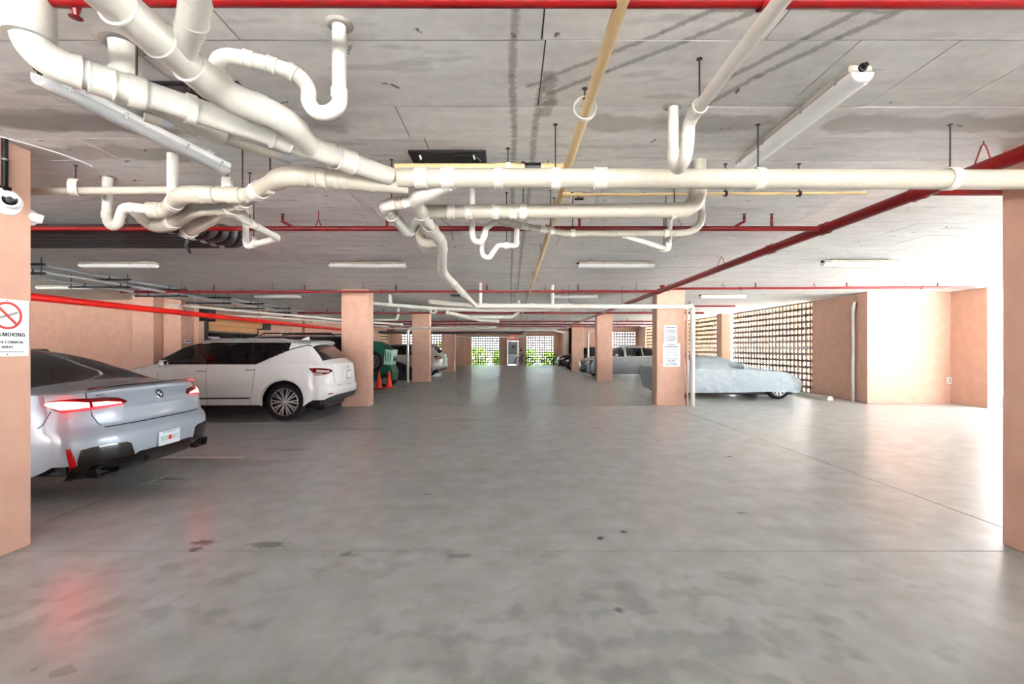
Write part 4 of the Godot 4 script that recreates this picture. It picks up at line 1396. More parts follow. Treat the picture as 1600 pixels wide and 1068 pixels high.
func build_lights() -> void:
	var i := Transform3D.IDENTITY
	fitting("weatherproof light fitting with a frosted lens right of the white trap pipe", at(1.83, 2.985, 2.98), false, 1.22, i)
	# its far end has slipped round and it hangs tilted
	var tilt := Transform3D(Basis(Vector3.UP, -0.17) * Basis(Vector3.FORWARD, 0.42), Vector3.ZERO)
	fitting("tilted light fitting with a clear lens behind the thick diagonal drain", at(-2.33, 2.965, 2.97), false, 1.22, tilt, true)
	var rest := [
		[-6.77, 7.86, 1.3, "light fitting on the ceiling before the trapeze hangers"], [-2.47, 7.86, 1.3, "light fitting left of the slanting aisle drain"], [1.82, 7.86, 1.3, "light fitting right of the ivory aisle pipe"], [5.93, 7.7, 1.3, "light fitting alone over the open floor by the entrance"],
		[5.92, 12.7, 1.25, "light fitting over the nose of the covered car"], [1.8, 12.7, 1.25, "light fitting beyond the crossing white drain"], [-6.5, 12.7, 1.25, "light fitting above the black vehicle"], [-10.6, 10.8, 1.25, "light fitting in the deep left bay"],
		[1.85, 18.6, 1.25, "light fitting before the second column pair over the aisle"], [5.9, 18.6, 1.25, "light fitting over the grey saloon's bay"], [-6.4, 18.6, 1.25, "light fitting over the green cart"], [1.85, 25.0, 1.25, "light fitting over the aisle past the second column pair"], [6.0, 25.0, 1.25, "light fitting over the grey saloon's roof"],
	]
	for p in rest:
		fitting(p[3], at(p[0], 2.985, p[1]), true, p[2], i)


# ---------------------------------------------------------------- vehicles
# Local axes: x from the tail (0) to the nose, y up, z across.

const NS := 12
const NR := 7
const CURVE := 2.6

func half_width(c: Dictionary, x: float, y: float) -> float:
	var belt := cv(c.belt, x)
	return cv([[0.1, cv(c.wm, x) * c.tuck], [c.ym, cv(c.wm, x)], [maxf(belt, c.ym + 0.1), cv(c.ws, x)]], y)

func corner(f: float, depth: float) -> float:
	return depth * (1.0 - pow(maxf(0.0, 1.0 - pow(clampf(f, 0.0, 1.0), CURVE)), 1.0 / CURVE))

# base station x, height y, half width fraction f -> x after the tail and nose have been rounded
func end_x(c: Dictionary, x: float, y: float, f: float) -> float:
	var b: float = c.blend
	if x < b:
		var r := cv(c.rear, y) + corner(f, c.cr)
		return x + r * pow(1.0 - x / b, 1.6)
	if x > c.L - b:
		var r: float = cv(c.front, y) + corner(f, c.cf)
		return x - r * pow(1.0 - (c.L - x) / b, 1.6)
	return x

func arch(c: Dictionary, x: float) -> float:
	var y := cv(c.sill, x)
	for w in c.wheels:
		var q: float = absf(x - w)
		if q < c.arch:
			y = maxf(y, c.tyre + sqrt(c.arch * c.arch - q * q))
	return y

func section(c: Dictionary, x: float) -> Array:
	var s := []
	var belt := cv(c.belt, x)
	var top := cv(c.top, x)
	var rail := maxf(top - cv(c.crown, x), belt + 0.004)
	var ws := cv(c.ws, x)
	var wr := cv(c.wr, x)
	var yb := arch(c, x)
	var w0 := maxf(cv(c.ws, 0.0), 0.1)
	var w1 := maxf(cv(c.ws, c.L), 0.1)
	var wref := w0 if x < c.L * 0.5 else w1
	for k in NS + 1:
		var y := lerpf(yb, belt, float(k) / NS)
		s.append([y, half_width(c, x, y), 1.0])
	var ng: int = c.get("ng", 12)
	for k in range(1, ng + 1):
		var t := float(k) / ng
		var w := lerpf(ws - 0.014, wr, t) + 0.02 * sin(PI * t)
		s.append([lerpf(belt, rail, t), w, w / wref])
	for k in range(1, NR + 1):
		var t := 1.0 - float(k) / NR
		var w := wr * t
		s.append([rail + (top - rail) * (1.0 - pow(t, 2.4)), w, w / wref])
	return s

func stations(c: Dictionary) -> Array:
	var xs := []
	var x := 0.0
	while x < c.L - 0.01:
		xs.append(x)
		x += c.step
	xs.append(c.L)
	for w in c.wheels:
		var keep := []
		for q in xs:
			if absf(q - w) > c.arch + 0.015:
				keep.append(q)
		for k in 15:
			keep.append(w - c.arch * cos(PI * k / 14.0) * 0.9999)
		keep.append(w - c.arch - 0.001)
		keep.append(w + c.arch + 0.001)
		xs = keep
	xs.sort()
	return xs

# the shell of a car, split by kind of surface; kind_of(x, y, zone) names the surface
func shell(o: Node3D, c: Dictionary, kinds: Dictionary, kind_of: Callable) -> void:
	var ng: int = c.get("ng", 12)
	var xs := stations(c)
	var grid := []
	var base := []
	for x in xs:
		var row := []
		var s := section(c, x)
		for p in s:
			row.append(Vector3(end_x(c, x, p[0], p[2]), p[0], p[1]))
		grid.append(row)
		base.append(x)
	var w: int = grid[0].size()
	var h := grid.size()
	var nrm := []
	for i in h:
		var row := []
		for j in w:
			var i0 := maxi(i - 1, 0)
			var i1 := mini(i + 1, h - 1)
			# do not shade across the jump at an arch
			if i > 0 and absf(base[i] - base[i - 1]) < 0.005:
				i0 = i
			if i < h - 1 and absf(base[i + 1] - base[i]) < 0.005:
				i1 = i
			var a: Vector3 = grid[i1][j] - grid[i0][j]
			var b: Vector3
			if j == w - 1:
				b = Vector3(0, 0, -1)
			else:
				b = grid[i][mini(j + 1, w - 1)] - grid[i][maxi(j - 1, 0)]
				# a crisp crease at the belt
				if j == NS:
					b = grid[i][j] - grid[i][j - 1]
			var n := a.cross(b).normalized()
			row.append(n if n.length() > 0.5 else Vector3.UP)
		nrm.append(row)
	var mbs := {}
	for i in h - 1:
		if base[i + 1] - base[i] < 0.002:
			continue
		for j in w - 1:
			var xm: float = (base[i] + base[i + 1]) * 0.5
			var ym: float = (grid[i][j].y + grid[i][j + 1].y + grid[i + 1][j].y + grid[i + 1][j + 1].y) * 0.25
			var zone := 0 if j < NS else (1 if j < NS + ng else 2)
			var k: String = kind_of.call(xm, ym, zone)
			if k == "":
				continue
			for s in [1.0, -1.0]:
				var key := k
				if zone < 2 and k != "paint":
					key = k + ("/near" if s > 0 else "/off")
				if not mbs.has(key):
					mbs[key] = MB.new()
				var m: MB = mbs[key]
				var f := Vector3(1, 1, s)
				var q := []
				for e in [[i, j], [i + 1, j], [i + 1, j + 1], [i, j + 1]]:
					q.append(m.put(grid[e[0]][e[1]] * f, nrm[e[0]][e[1]] * f))
				if s > 0:
					m.tri_i(q[0], q[1], q[2])
					m.tri_i(q[0], q[2], q[3])
				else:
					m.tri_i(q[0], q[2], q[1])
					m.tri_i(q[0], q[3], q[2])
	# tail and nose caps
	for end in 2:
		var s := section(c, 0.0 if end == 0 else c.L)
		var ws := cv(c.ws, 0.0 if end == 0 else c.L)
		var rows := []
		for j in s.size():
			var f: float = s[j][2]
			var lim := asin(clampf(pow(clampf(f, 0.0, 1.0), CURVE * 0.5), 0.0, 1.0))
			var wide: float = s[j][1] if j <= NS else ws
			var row := []
			for k in 29:
				var th := lim * (k / 14.0 - 1.0)
				row.append(cap_pt(c, end, s[j][0], th, wide))
			rows.append(row)
		var m: MB = mbs.get("paint", MB.new())
		m.sheet(rows, end == 1)
		mbs["paint"] = m
	for key in mbs:
		var k: String = key.get_slice("/", 0)
		var q := part(k if k != "paint" else "body", mbs[key].done(), kinds[k], o)
		if k == "window_trim" or k == "cladding":
			q.set_meta("kind", "stuff")

func cap_pt(c: Dictionary, end: int, y: float, th: float, wide: float) -> Vector3:
	var g := 2.0 / CURVE
	var z := wide * pow(absf(sin(th)), g) * signf(th)
	var d := (1.0 - pow(maxf(cos(th), 0.0), g))
	if end == 0:
		return Vector3(cv(c.rear, y) + c.cr * d, y, z)
	return Vector3(c.L - cv(c.front, y) - c.cf * d, y, z)

# a point that runs round the tail (end 0) or nose (end 1): s from 0 at the middle to 1 at the flank, then on along the side by metres
func wrap_pt(c: Dictionary, end: int, s: float, y: float, sgn: float, off := 0.0) -> Vector3:
	var p := wrap_raw(c, end, s, y)
	var e := 0.004
	var a := wrap_raw(c, end, s + e, y) - wrap_raw(c, end, s - e, y)
	var b := wrap_raw(c, end, s, y + e) - wrap_raw(c, end, s, y - e)
	var n := a.cross(b).normalized()
	if n.dot(Vector3(-1 if end == 0 else 1, 0, 1)) < 0:
		n = -n
	p += n * off
	return Vector3(p.x, p.y, p.z * sgn)

func wrap_raw(c: Dictionary, end: int, s: float, y: float) -> Vector3:
	var x0: float = 0.0 if end == 0 else c.L
	if s <= 1.0:
		return cap_pt(c, end, y, s * PI * 0.5, half_width(c, x0, minf(y, cv(c.belt, x0))))
	var x: float = (s - 1.0) if end == 0 else c.L - (s - 1.0)
	return Vector3(end_x(c, x, y, 1.0), y, half_width(c, x, y))

func side_pt(c: Dictionary, x: float, y: float, sgn: float, off := 0.0) -> Vector3:
	var belt := cv(c.belt, x)
	var z: float
	if y <= belt:
		z = half_width(c, x, y)
	else:
		var rail := cv(c.top, x) - cv(c.crown, x)
		var t := clampf((y - belt) / maxf(rail - belt, 0.01), 0.0, 1.0)
		z = lerpf(cv(c.ws, x) - 0.014, cv(c.wr, x), t) + 0.02 * sin(PI * t)
	return Vector3(end_x(c, x, y, 1.0), y, (z + off) * sgn)

# a band laid on the tail or nose: list of [s, y low, y high]
func band(o: Node3D, called: String, c: Dictionary, end: int, rows: Array, sgn: float, off: float, m: Material, thick := 0.0) -> MeshInstance3D:
	var a := []
	var n := 6
	for q in n + 1:
		var row := []
		for k in rows.size():
			var t := q / float(n)
			var y := lerpf(rows[k][1], rows[k][2], t)
			var edge := 1.0
			if thick > 0.0 and (q == 0 or q == n or k == 0 or k == rows.size() - 1):
				edge = 0.0
			row.append(wrap_pt(c, end, rows[k][0], y, sgn, off + thick * edge))
		a.append(row)
	var b := MB.new()
	b.sheet(a, (sgn < 0) != (end == 1))
	return part(called, b.done(), m, o)

func dense(rows: Array, n: int) -> Array:
	var out := []
	for i in rows.size() - 1:
		for k in n:
			var t := k / float(n)
			out.append([lerpf(rows[i][0], rows[i + 1][0], t), lerpf(rows[i][1], rows[i + 1][1], t), lerpf(rows[i][2], rows[i + 1][2], t)])
	out.append(rows[rows.size() - 1])
	return out

func seam(o: Node3D, pts: Array, r := 0.004, m: Material = null, called := "panel_gap") -> void:
	part(called, tube_mesh(pts, r, 5), m if m else M.groove, o)

func wheel(o: Node3D, x: float, z: float, r: float, rim: float, style: String, sgn: float) -> void:
	var n := Node3D.new()
	n.name = "wheel"
	o.add_child(n, true)
	n.position = Vector3(x, r, z)
	if sgn < 0:
		n.rotation.y = PI
	# local +z faces out
	var half := 0.115
	part("tyre", lathe_mesh([[rim, -half * 0.85], [rim + 0.03, -half], [r - 0.03, -half], [r - 0.006, -half * 0.75], [r, -half * 0.5], [r, half * 0.5], [r - 0.006, half * 0.75], [r - 0.03, half], [rim + 0.03, half], [rim + 0.004, half * 0.92], [rim, half * 0.8]], Vector3.ZERO, Vector3.BACK, 40, true), M.rubber, n)
	part("rim", lathe_mesh([[rim, -half * 0.8], [rim + 0.003, half * 0.84], [rim - 0.006, half * 0.88], [rim - 0.014, half * 0.82], [rim - 0.016, half * 0.6]], Vector3.ZERO, Vector3.BACK, 40), M.alloy if style != "dark" else M.dark_alloy, n)
	part("barrel", lathe_mesh([[rim - 0.016, half * 0.6], [rim - 0.022, half * 0.3], [rim - 0.03, -half * 0.6], [0.0, -half * 0.6]], Vector3.ZERO, Vector3.BACK, 30), M.black_plastic, n)
	part("brake_disc", lathe_mesh([[0.0, 0.0], [rim * 0.72, 0.0], [rim * 0.72, -0.02], [0.0, -0.02]], Vector3(0, 0, -0.01), Vector3.BACK, 24), M.dark_alloy, n)
	var b := MB.new()
	var count := 10
	for k in count:
		var a := TAU * k / count
		for side in [-1.0, 1.0]:
			var t := Transform3D(Basis(Vector3.BACK, a + side * 0.10), Vector3(0, 0, 0))
			var poly := PackedVector2Array([Vector2(0.045, -0.011 - side * 0.004), Vector2(rim - 0.012, -0.012 + side * 0.006), Vector2(rim - 0.012, 0.012 + side * 0.006), Vector2(0.045, 0.011 - side * 0.004)])
			b.prism(poly, 0.022, t.translated(Vector3(0, 0, half * 0.55)))
	part("spokes", b.done(), M.alloy, n)
	part("hub_cap", lathe_mesh([[0.0, 0.03], [0.022, 0.028], [0.034, 0.02], [0.06, 0.012], [0.064, 0.0]], Vector3(0, 0, half * 0.6), Vector3.BACK, 16), M.alloy, n)

func running_gear(o: Node3D, c: Dictionary, rim: float, style := "") -> void:
	for x in c.wheels:
		for s in [1.0, -1.0]:
			var z: float = (half_width(c, x, 0.55) - 0.125)
			wheel(o, x, z * s, c.tyre, rim, style, s)
			# liner of the wheel house
			var rows := []
			for k in 15:
				var a := PI * k / 14.0
				var row := []
				for q in [0.012, 0.36]:
					var y: float = c.tyre + sin(a) * (c.arch - 0.002)
					row.append(Vector3(x - cos(a) * (c.arch - 0.002), y, (half_width(c, x, y) - q) * s))
				rows.append(row)
			var b := MB.new()
			b.sheet(rows, s < 0)
			var zi: float = (half_width(c, x, 0.5) - 0.36) * s
			for k in 14:
				var a0 := PI * k / 14.0
				var a1 := PI * (k + 1) / 14.0
				b.tri(Vector3(x, c.tyre - 0.1, zi), Vector3(x - cos(a0) * c.arch, c.tyre + sin(a0) * c.arch, zi), Vector3(x - cos(a1) * c.arch, c.tyre + sin(a1) * c.arch, zi))
			part("wheel_liner", b.done(), M.black_plastic, o)
	var u := MB.new()
	var w: float = cv(c.wm, c.L * 0.5) - 0.40
	u.box(Vector3(0.35, 0.22, -w), Vector3(c.L - 0.35, 0.34, w))
	var wi: float = cv(c.wm, c.L * 0.5) - 0.06
	u.box(Vector3(c.wheels[0] + c.arch + 0.03, 0.2, -wi), Vector3(c.wheels[1] - c.arch - 0.03, 0.34, wi))
	u.box(Vector3(0.34, 0.3, -w - 0.25), Vector3(c.wheels[0] - c.arch - 0.01, 0.42, w + 0.25))
	part("underbody", u.done(), M.black_plastic, o)

func cabin(o: Node3D, c: Dictionary, x0: float, x1: float) -> void:
	var y := cv(c.belt, (x0 + x1) * 0.5) - 0.25
	var w: float = cv(c.ws, (x0 + x1) * 0.5) - 0.14
	part("cabin_floor", cbox_mesh(Vector3(x0, y - 0.2, -w), Vector3(x1, y, w), 0.03), M.cabin_dark, o)
	for x in [x0 + 0.42, x0 + 1.3]:
		for s in [-1, 1]:
			var b := MB.new()
			b.cbox(Vector3(0.14, 0.62, 0.5), 0.05, Transform3D(Basis(Vector3.BACK, -0.22), Vector3(x, y + 0.25, 0.36 * s)))
			b.cbox(Vector3(0.10, 0.2, 0.26), 0.04, Transform3D(Basis(Vector3.BACK, -0.22), Vector3(x + 0.11 - 0.22, y + 0.64, 0.36 * s)))
			part("seat", b.done(), M.seat_grey, o)

func mirror(o: Node3D, c: Dictionary, x: float, y: float, m: Material) -> void:
	for s in [1.0, -1.0]:
		var p := side_pt(c, x, y, s, 0.0)
		var b := MB.new()
		b.cbox(Vector3(0.13, 0.15, 0.2), 0.045, Transform3D(Basis(Vector3.UP, 0.15 * s), p + Vector3(0, 0.06, 0.16 * s)))
		b.tube([p + Vector3(0.02, -0.02, -0.03 * s), p + Vector3(0.01, 0.0, 0.1 * s)], 0.025, 8)
		var q := part("mirror", b.done(), m, o)
		part("mirror_glass", cbox_mesh(p + Vector3(-0.068, 0.005, 0.09 * s), p + Vector3(-0.062, 0.115, 0.23 * s), 0.002), M.chrome, q)

func handles(o: Node3D, c: Dictionary, spots: Array, m: Material) -> void:
	for p in spots:
		for s in [1.0, -1.0]:
			var a := side_pt(c, p[0] - 0.10, p[1], s, 0.004)
			var b := side_pt(c, p[0] + 0.10, p[1], s, 0.004)
			var q := MB.new()
			q.tube([a, a.lerp(b, 0.15) + Vector3(0, 0, 0.03 * s), a.lerp(b, 0.85) + Vector3(0, 0, 0.03 * s), b], 0.013, 8)
			part("door_handle", q.done(), m, o)

func plate(o: Node3D, p: Vector3, dir: float, face: Material) -> MeshInstance3D:
	var b := MB.new()
	b.cbox(Vector3(0.012, 0.155, 0.31), 0.004, Transform3D(Basis.IDENTITY, p))
	return part("number_plate", b.done(), face, o)

func saloon_spec() -> Dictionary:
	return {
		"L": 5.39, "step": 0.07, "blend": 0.78, "tuck": 0.93, "ym": 0.62, "tyre": 0.365, "arch": 0.405, "wheels": [1.08, 4.30], "cr": 0.36, "cf": 0.42,
		"top": [[0, 1.085], [0.14, 1.108], [0.35, 1.112], [0.62, 1.118], [0.78, 1.15], [1.1, 1.29], [1.55, 1.45], [2.05, 1.525], [2.6, 1.544], [3.1, 1.52], [3.5, 1.42], [3.9, 1.24], [4.2, 1.09], [4.6, 1.02], [5.1, 0.93], [5.3, 0.86], [5.39, 0.80]],
		"belt": [[0, 1.05], [0.5, 1.06], [1.2, 1.045], [2.6, 1.0], [4.0, 0.97], [5.0, 0.86], [5.39, 0.76]],
		"crown": [[0, 0.028], [0.7, 0.03], [1.2, 0.05], [2.4, 0.075], [3.3, 0.06], [4.2, 0.04], [5.39, 0.03]],
		"wr": [[0, 0.80], [0.7, 0.76], [1.2, 0.66], [1.8, 0.60], [2.6, 0.60], [3.3, 0.63], [4.1, 0.74], [5.39, 0.65]],
		"ws": [[0, 0.88], [0.6, 0.93], [1.4, 0.945], [4.3, 0.93], [5.0, 0.88], [5.39, 0.80]],
		"wm": [[0, 0.945], [0.6, 0.968], [1.4, 0.975], [4.2, 0.97], [5.0, 0.93], [5.39, 0.86]],
		"sill": [[0, 0.40], [0.5, 0.30], [0.9, 0.22], [2.5, 0.21], [4.6, 0.22], [5.39, 0.27]],
		"rear": [[0.2, 0.16], [0.3, 0.07], [0.42, 0.005], [0.6, 0.0], [0.68, 0.012], [0.715, 0.045], [0.74, 0.065], [0.86, 0.065], [0.95, 0.085], [1.04, 0.135], [1.085, 0.14], [1.12, 0.13]],
		"front": [[0.2, 0.12], [0.35, 0.02], [0.6, 0.0], [0.8, 0.06], [0.9, 0.12]],
	}

func saloon_kind(x: float, y: float, zone: int) -> String:
	if zone == 0:
		return "paint"
	if zone == 1:
		if x < 0.82 or x > 4.05:
			return "paint"
		var belt := 1.055 - 0.012 * x
		if y < belt + 0.015:
			return "window_trim"
		if x < 1.35:
			return "quarter_window" if y < 1.02 + (x - 0.82) * 0.42 else "paint"
		if absf(x - 2.05) < 0.05 or absf(x - 3.02) < 0.06:
			return "window_trim"
		var pane := "rear_door_window" if x < 3.02 else "front_door_window"
		if x < 2.05:
			pane = "quarter_window"
		return pane if y < 1.43 or x > 3.3 and y < 1.36 else "paint"
	if x > 0.78 and x < 1.72:
		return "rear_window"
	if x > 3.42 and x < 4.14:
		return "windscreen"
	return "paint"

func build_vehicles() -> void:
	near_saloon()
	white_suv()
	other_vehicles()
	covered_car()

func near_saloon() -> void:
	var o := thing("car", "silver blue saloon with lit red tail lights parked behind the no smoking column", "car", at(-3.84, 0, 5.10))
	o.rotation.y = PI
	var c := saloon_spec()
	shell(o, c, {"paint": M.paint_silver_blue, "quarter_window": M.window_dark, "rear_door_window": M.window_dark, "front_door_window": M.window_dark, "rear_window": M.window_dark, "windscreen": M.window_dark, "window_trim": M.black_gloss}, saloon_kind)
	running_gear(o, c, 0.265)
	cabin(o, c, 1.5, 4.0)
	mirror(o, c, 3.55, 1.03, M.paint_silver_blue)
	handles(o, c, [[1.95, 0.86], [3.0, 0.86]], M.paint_silver_blue)
	# boot lip
	var lip := MB.new()
	var rows := []
	for q in [[0.155, 1.116], [0.10, 1.13], [0.075, 1.126], [0.11, 1.105]]:
		var row := []
		for k in 25:
			var z := (k / 12.0 - 1.0) * 0.75
			row.append(Vector3(q[0] + corner(absf(z) / 0.88, 0.36), q[1] - 0.02 * pow(absf(z) / 0.76, 4), z))
		rows.append(row)
	lip.sheet(rows, true)
	part("boot_lip", lip.done(), M.black_gloss, o)
	# boot lid seams and lower edge
	for s in [1.0, -1.0]:
		var pts := []
		for q in [[0.565, 1.07], [0.575, 1.0], [0.57, 0.93], [0.55, 0.85], [0.49, 0.77], [0.44, 0.735]]:
			pts.append(wrap_pt(c, 0, q[0], q[1], s, 0.0))
		seam(o, pts, 0.0045)
		# flank: shoulder line down from the lamp and bumper seam
		var ln := []
		for q in [[0.97, 0.91], [1.02, 0.84], [1.10, 0.79], [1.25, 0.76]]:
			ln.append(wrap_pt(c, 0, q[0], q[1], s, 0.001))
		seam(o, ln, 0.003)
	var low := []
	for k in 25:
		low.append(wrap_pt(c, 0, absf(k / 12.0 - 1.0) * 0.44, 0.728, 1.0 if k >= 12 else -1.0, 0.0))
	seam(o, low, 0.006)
	var crease := []
	for k in 25:
		crease.append(wrap_pt(c, 0, absf(k / 12.0 - 1.0) * 0.27, 0.895, 1.0 if k >= 12 else -1.0, 0.0))
	seam(o, crease, 0.0025, M.paint_silver_blue, "crease")
	# lit tail lamps
	for s in [1.0, -1.0]:
		var l := band(o, "tail_light", c, 0, dense([[0.245, 0.945, 0.955], [0.30, 0.925, 0.995], [0.42, 0.915, 1.01], [0.56, 0.905, 1.012], [0.70, 0.90, 1.015], [0.85, 0.895, 1.01], [0.95, 0.925, 1.0], [1.0, 0.955, 0.985], [1.03, 0.97, 0.976]], 4), s, 0.004, M.tail_red, 0.008)
		band(l, "glow_strip", c, 0, dense([[0.30, 0.938, 0.948], [0.42, 0.936, 0.965], [0.545, 0.932, 0.968]], 5), s, 0.014, M.tail_core)
		band(l, "glow_strip", c, 0, dense([[0.575, 0.928, 0.968], [0.70, 0.922, 0.985], [0.85, 0.918, 0.995], [0.95, 0.94, 0.99], [1.0, 0.962, 0.98]], 5), s, 0.014, M.tail_core)
		band(l, "glow_edge", c, 0, dense([[0.29, 0.926, 0.934], [0.42, 0.919, 0.93], [0.56, 0.909, 0.922], [0.70, 0.904, 0.916], [0.85, 0.90, 0.912]], 4), s, 0.0135, M.tail_lit)
		var lamp := OmniLight3D.new()
		lamp.name = "tail_glow"
		lamp.light_color = Color(1.0, 0.13, 0.12)
		lamp.light_energy = 0.0025
		lamp.light_size = 0.05
		lamp.omni_range = 30.0
		lamp.omni_attenuation = 2.0
		lamp.shadow_enabled = true
		lamp.position = wrap_pt(c, 0, 0.8, 0.955, s, 0.07)
		l.add_child(lamp)
		# bumper insert, reflector, side skirt
		band(o, "bumper_insert", c, 0, dense([[0.235, 0.40, 0.42], [0.26, 0.395, 0.53], [0.30, 0.39, 0.555], [0.45, 0.375, 0.565], [0.60, 0.36, 0.56], [0.70, 0.35, 0.545], [0.74, 0.35, 0.44]], 4), s, 0.003, M.black_gloss, 0.004)
		band(o, "reflector", c, 0, dense([[0.735, 0.325, 0.345], [0.76, 0.325, 0.47], [0.80, 0.33, 0.565], [0.835, 0.45, 0.565], [0.85, 0.555, 0.567]], 3), s, 0.006, M.reflector_red, 0.004)
		# tail pipe finisher: an angular chrome frame with a dark mouth
		var tp := MB.new()
		var q0 := wrap_pt(c, 0, 0.44, 0.315, s, 0.0)
		var fr := Transform3D(Basis(Vector3.UP, -PI / 2), Vector3(0.04, 0.30, q0.z))
		var outer := [Vector2(-0.15, -0.02), Vector2(-0.09, -0.055), Vector2(0.12, -0.055), Vector2(0.15, 0.03), Vector2(0.10, 0.05), Vector2(-0.11, 0.045)]
		var inner := []
		for e in outer:
			inner.append(e * 0.78)
		for k in 6:
			var k2 := (k + 1) % 6
			var pa := func(e: Vector2, deep: float) -> Vector3: return Vector3(0.085 + deep, 0.315 + e.y, q0.z + e.x * s)
			tp.out_quad(pa.call(outer[k], 0.0), pa.call(outer[k2], 0.0), pa.call(inner[k2], 0.0), pa.call(inner[k], 0.0), Vector3(1, 0.3, q0.z))
			tp.out_quad(pa.call(outer[k], 0.0), pa.call(outer[k2], 0.0), pa.call(outer[k2], 0.12), pa.call(outer[k], 0.12), Vector3(0.1, 0.3, q0.z))
			tp.quad(pa.call(inner[k], 0.0), pa.call(inner[k2], 0.0), pa.call(inner[k2], 0.12), pa.call(inner[k], 0.12))
		var tpm := part("tail_pipe", tp.done(), M.dark_alloy, o)
		part("pipe_mouth", cbox_mesh(Vector3(0.13, 0.275, q0.z - 0.11), Vector3(0.19, 0.355, q0.z + 0.11), 0.01), M.black_plastic, tpm)
	# dark diffuser under the bumper
	var df := []
	for q in [[0.40, 0.008], [0.385, 0.012], [0.34, 0.012], [0.27, 0.0], [0.235, -0.02]]:
		var row := []
		for k in 33:
			var t := k / 16.0 - 1.0
			row.append(wrap_pt(c, 0, absf(t) * 0.80, q[0] + (0.03 if absf(t) < 0.28 and q[0] > 0.38 else 0.0), 1.0 if t >= 0 else -1.0, q[1]))
		df.append(row)
	var dm := MB.new()
	dm.sheet(df, false)
	part("diffuser", dm.done(), M.black_gloss, o)
	var np := plate(o, Vector3(-0.016, 0.505, 0.0), -1, M.sign_white)
	part("plate_fruit", lathe_mesh([[0.0, 0.004], [0.026, 0.003], [0.026, 0.0]], Vector3(-0.0225, 0.503, 0.0), Vector3.LEFT, 14), M.cone_orange, np)
	for k in 6:
		var z: float = [-0.12, -0.085, -0.05, 0.05, 0.085, 0.12][k]
		part("plate_mark", cbox_mesh(Vector3(-0.0245, 0.475, z - 0.011), Vector3(-0.021, 0.53, z + 0.011), 0.001), M.pale_green, np)
	part("plate_band", cbox_mesh(Vector3(-0.0245, 0.558, -0.10), Vector3(-0.021, 0.572, 0.10), 0.001), M.pale_green, np)
	# round badge in black, white and blue
	var bp := Vector3(cv(c.rear, 0.985) - 0.006, 0.985, 0)
	var ax := Vector3(-0.93, 0.36, 0).normalized()
	var bd := part("badge", lathe_mesh([[0.052, -0.01], [0.052, 0.004], [0.047, 0.007], [0.044, 0.006], [0.030, 0.006], [0.028, 0.005]], bp, ax, 28), M.chrome, o)
	part("badge_ring", lathe_mesh([[0.046, 0.0068], [0.030, 0.0072]], bp, ax, 28), M.black_gloss, bd)
	var side := Vector3(0, 0, 1)
	var upv := ax.cross(side).normalized()
	for k in 4:
		var pts := [bp + ax * 0.0065]
		for q in 6:
			var a := PI / 2 * (k + q / 5.0)
			pts.append(bp + ax * 0.0065 + (side * cos(a) + upv * sin(a)) * 0.029)
		var fm := MB.new()
		for q in 5:
			fm.tri(pts[0], pts[q + 1], pts[q + 2])
		part("badge_field", fm.done(), M.white_enamel if k % 2 else M.ink_blue, bd)
	lettering("xDrive", 0.034, M.chrome, o, Transform3D(Basis(Vector3(0.12, 0, -0.99).normalized(), Vector3(0.4, 0.91, 0.05).normalized(), Vector3(-0.90, 0.40, -0.12).normalized()), wrap_pt(c, 0, 0.42, 1.035, -1.0, 0.006)), true)


func suv_spec() -> Dictionary:
	return {
		"L": 4.86, "ng": 28, "step": 0.025, "blend": 0.78, "tuck": 0.95, "ym": 0.70, "tyre": 0.388, "arch": 0.445, "wheels": [1.02, 3.88], "cr": 0.40, "cf": 0.45,
		"top": [[0, 1.17], [0.1, 1.235], [0.18, 1.29], [0.4, 1.46], [0.60, 1.605], [0.75, 1.655], [1.2, 1.685], [2.2, 1.70], [2.8, 1.68], [3.2, 1.58], [3.6, 1.36], [3.95, 1.17], [4.2, 1.13], [4.6, 1.06], [4.8, 0.96], [4.86, 0.88]],
		"belt": [[0, 1.13], [0.3, 1.17], [0.8, 1.165], [1.6, 1.14], [2.6, 1.11], [3.8, 1.07], [4.5, 0.98], [4.86, 0.84]],
		"crown": [[0, 0.03], [0.3, 0.05], [0.7, 0.07], [2.4, 0.08], [3.3, 0.06], [4.0, 0.04], [4.86, 0.03]],
		"wr": [[0, 0.78], [0.3, 0.70], [0.7, 0.63], [1.4, 0.66], [2.6, 0.665], [3.3, 0.70], [3.9, 0.78], [4.86, 0.62]],
		"ws": [[0, 0.84], [0.5, 0.905], [1.2, 0.93], [3.9, 0.92], [4.5, 0.86], [4.86, 0.78]],
		"wm": [[0, 0.92], [0.5, 0.965], [1.2, 0.975], [3.9, 0.97], [4.5, 0.93], [4.86, 0.85]],
		"sill": [[0, 0.42], [0.3, 0.38], [0.55, 0.31], [0.9, 0.25], [2.5, 0.25], [4.3, 0.28], [4.86, 0.36]],
		"rear": [[0.25, 0.22], [0.36, 0.10], [0.50, 0.015], [0.62, 0.0], [0.70, 0.02], [0.74, 0.045], [0.95, 0.05], [1.08, 0.06], [1.2, 0.09]],
		"front": [[0.2, 0.18], [0.4, 0.03], [0.7, 0.0], [0.9, 0.05], [1.0, 0.1]],
	}

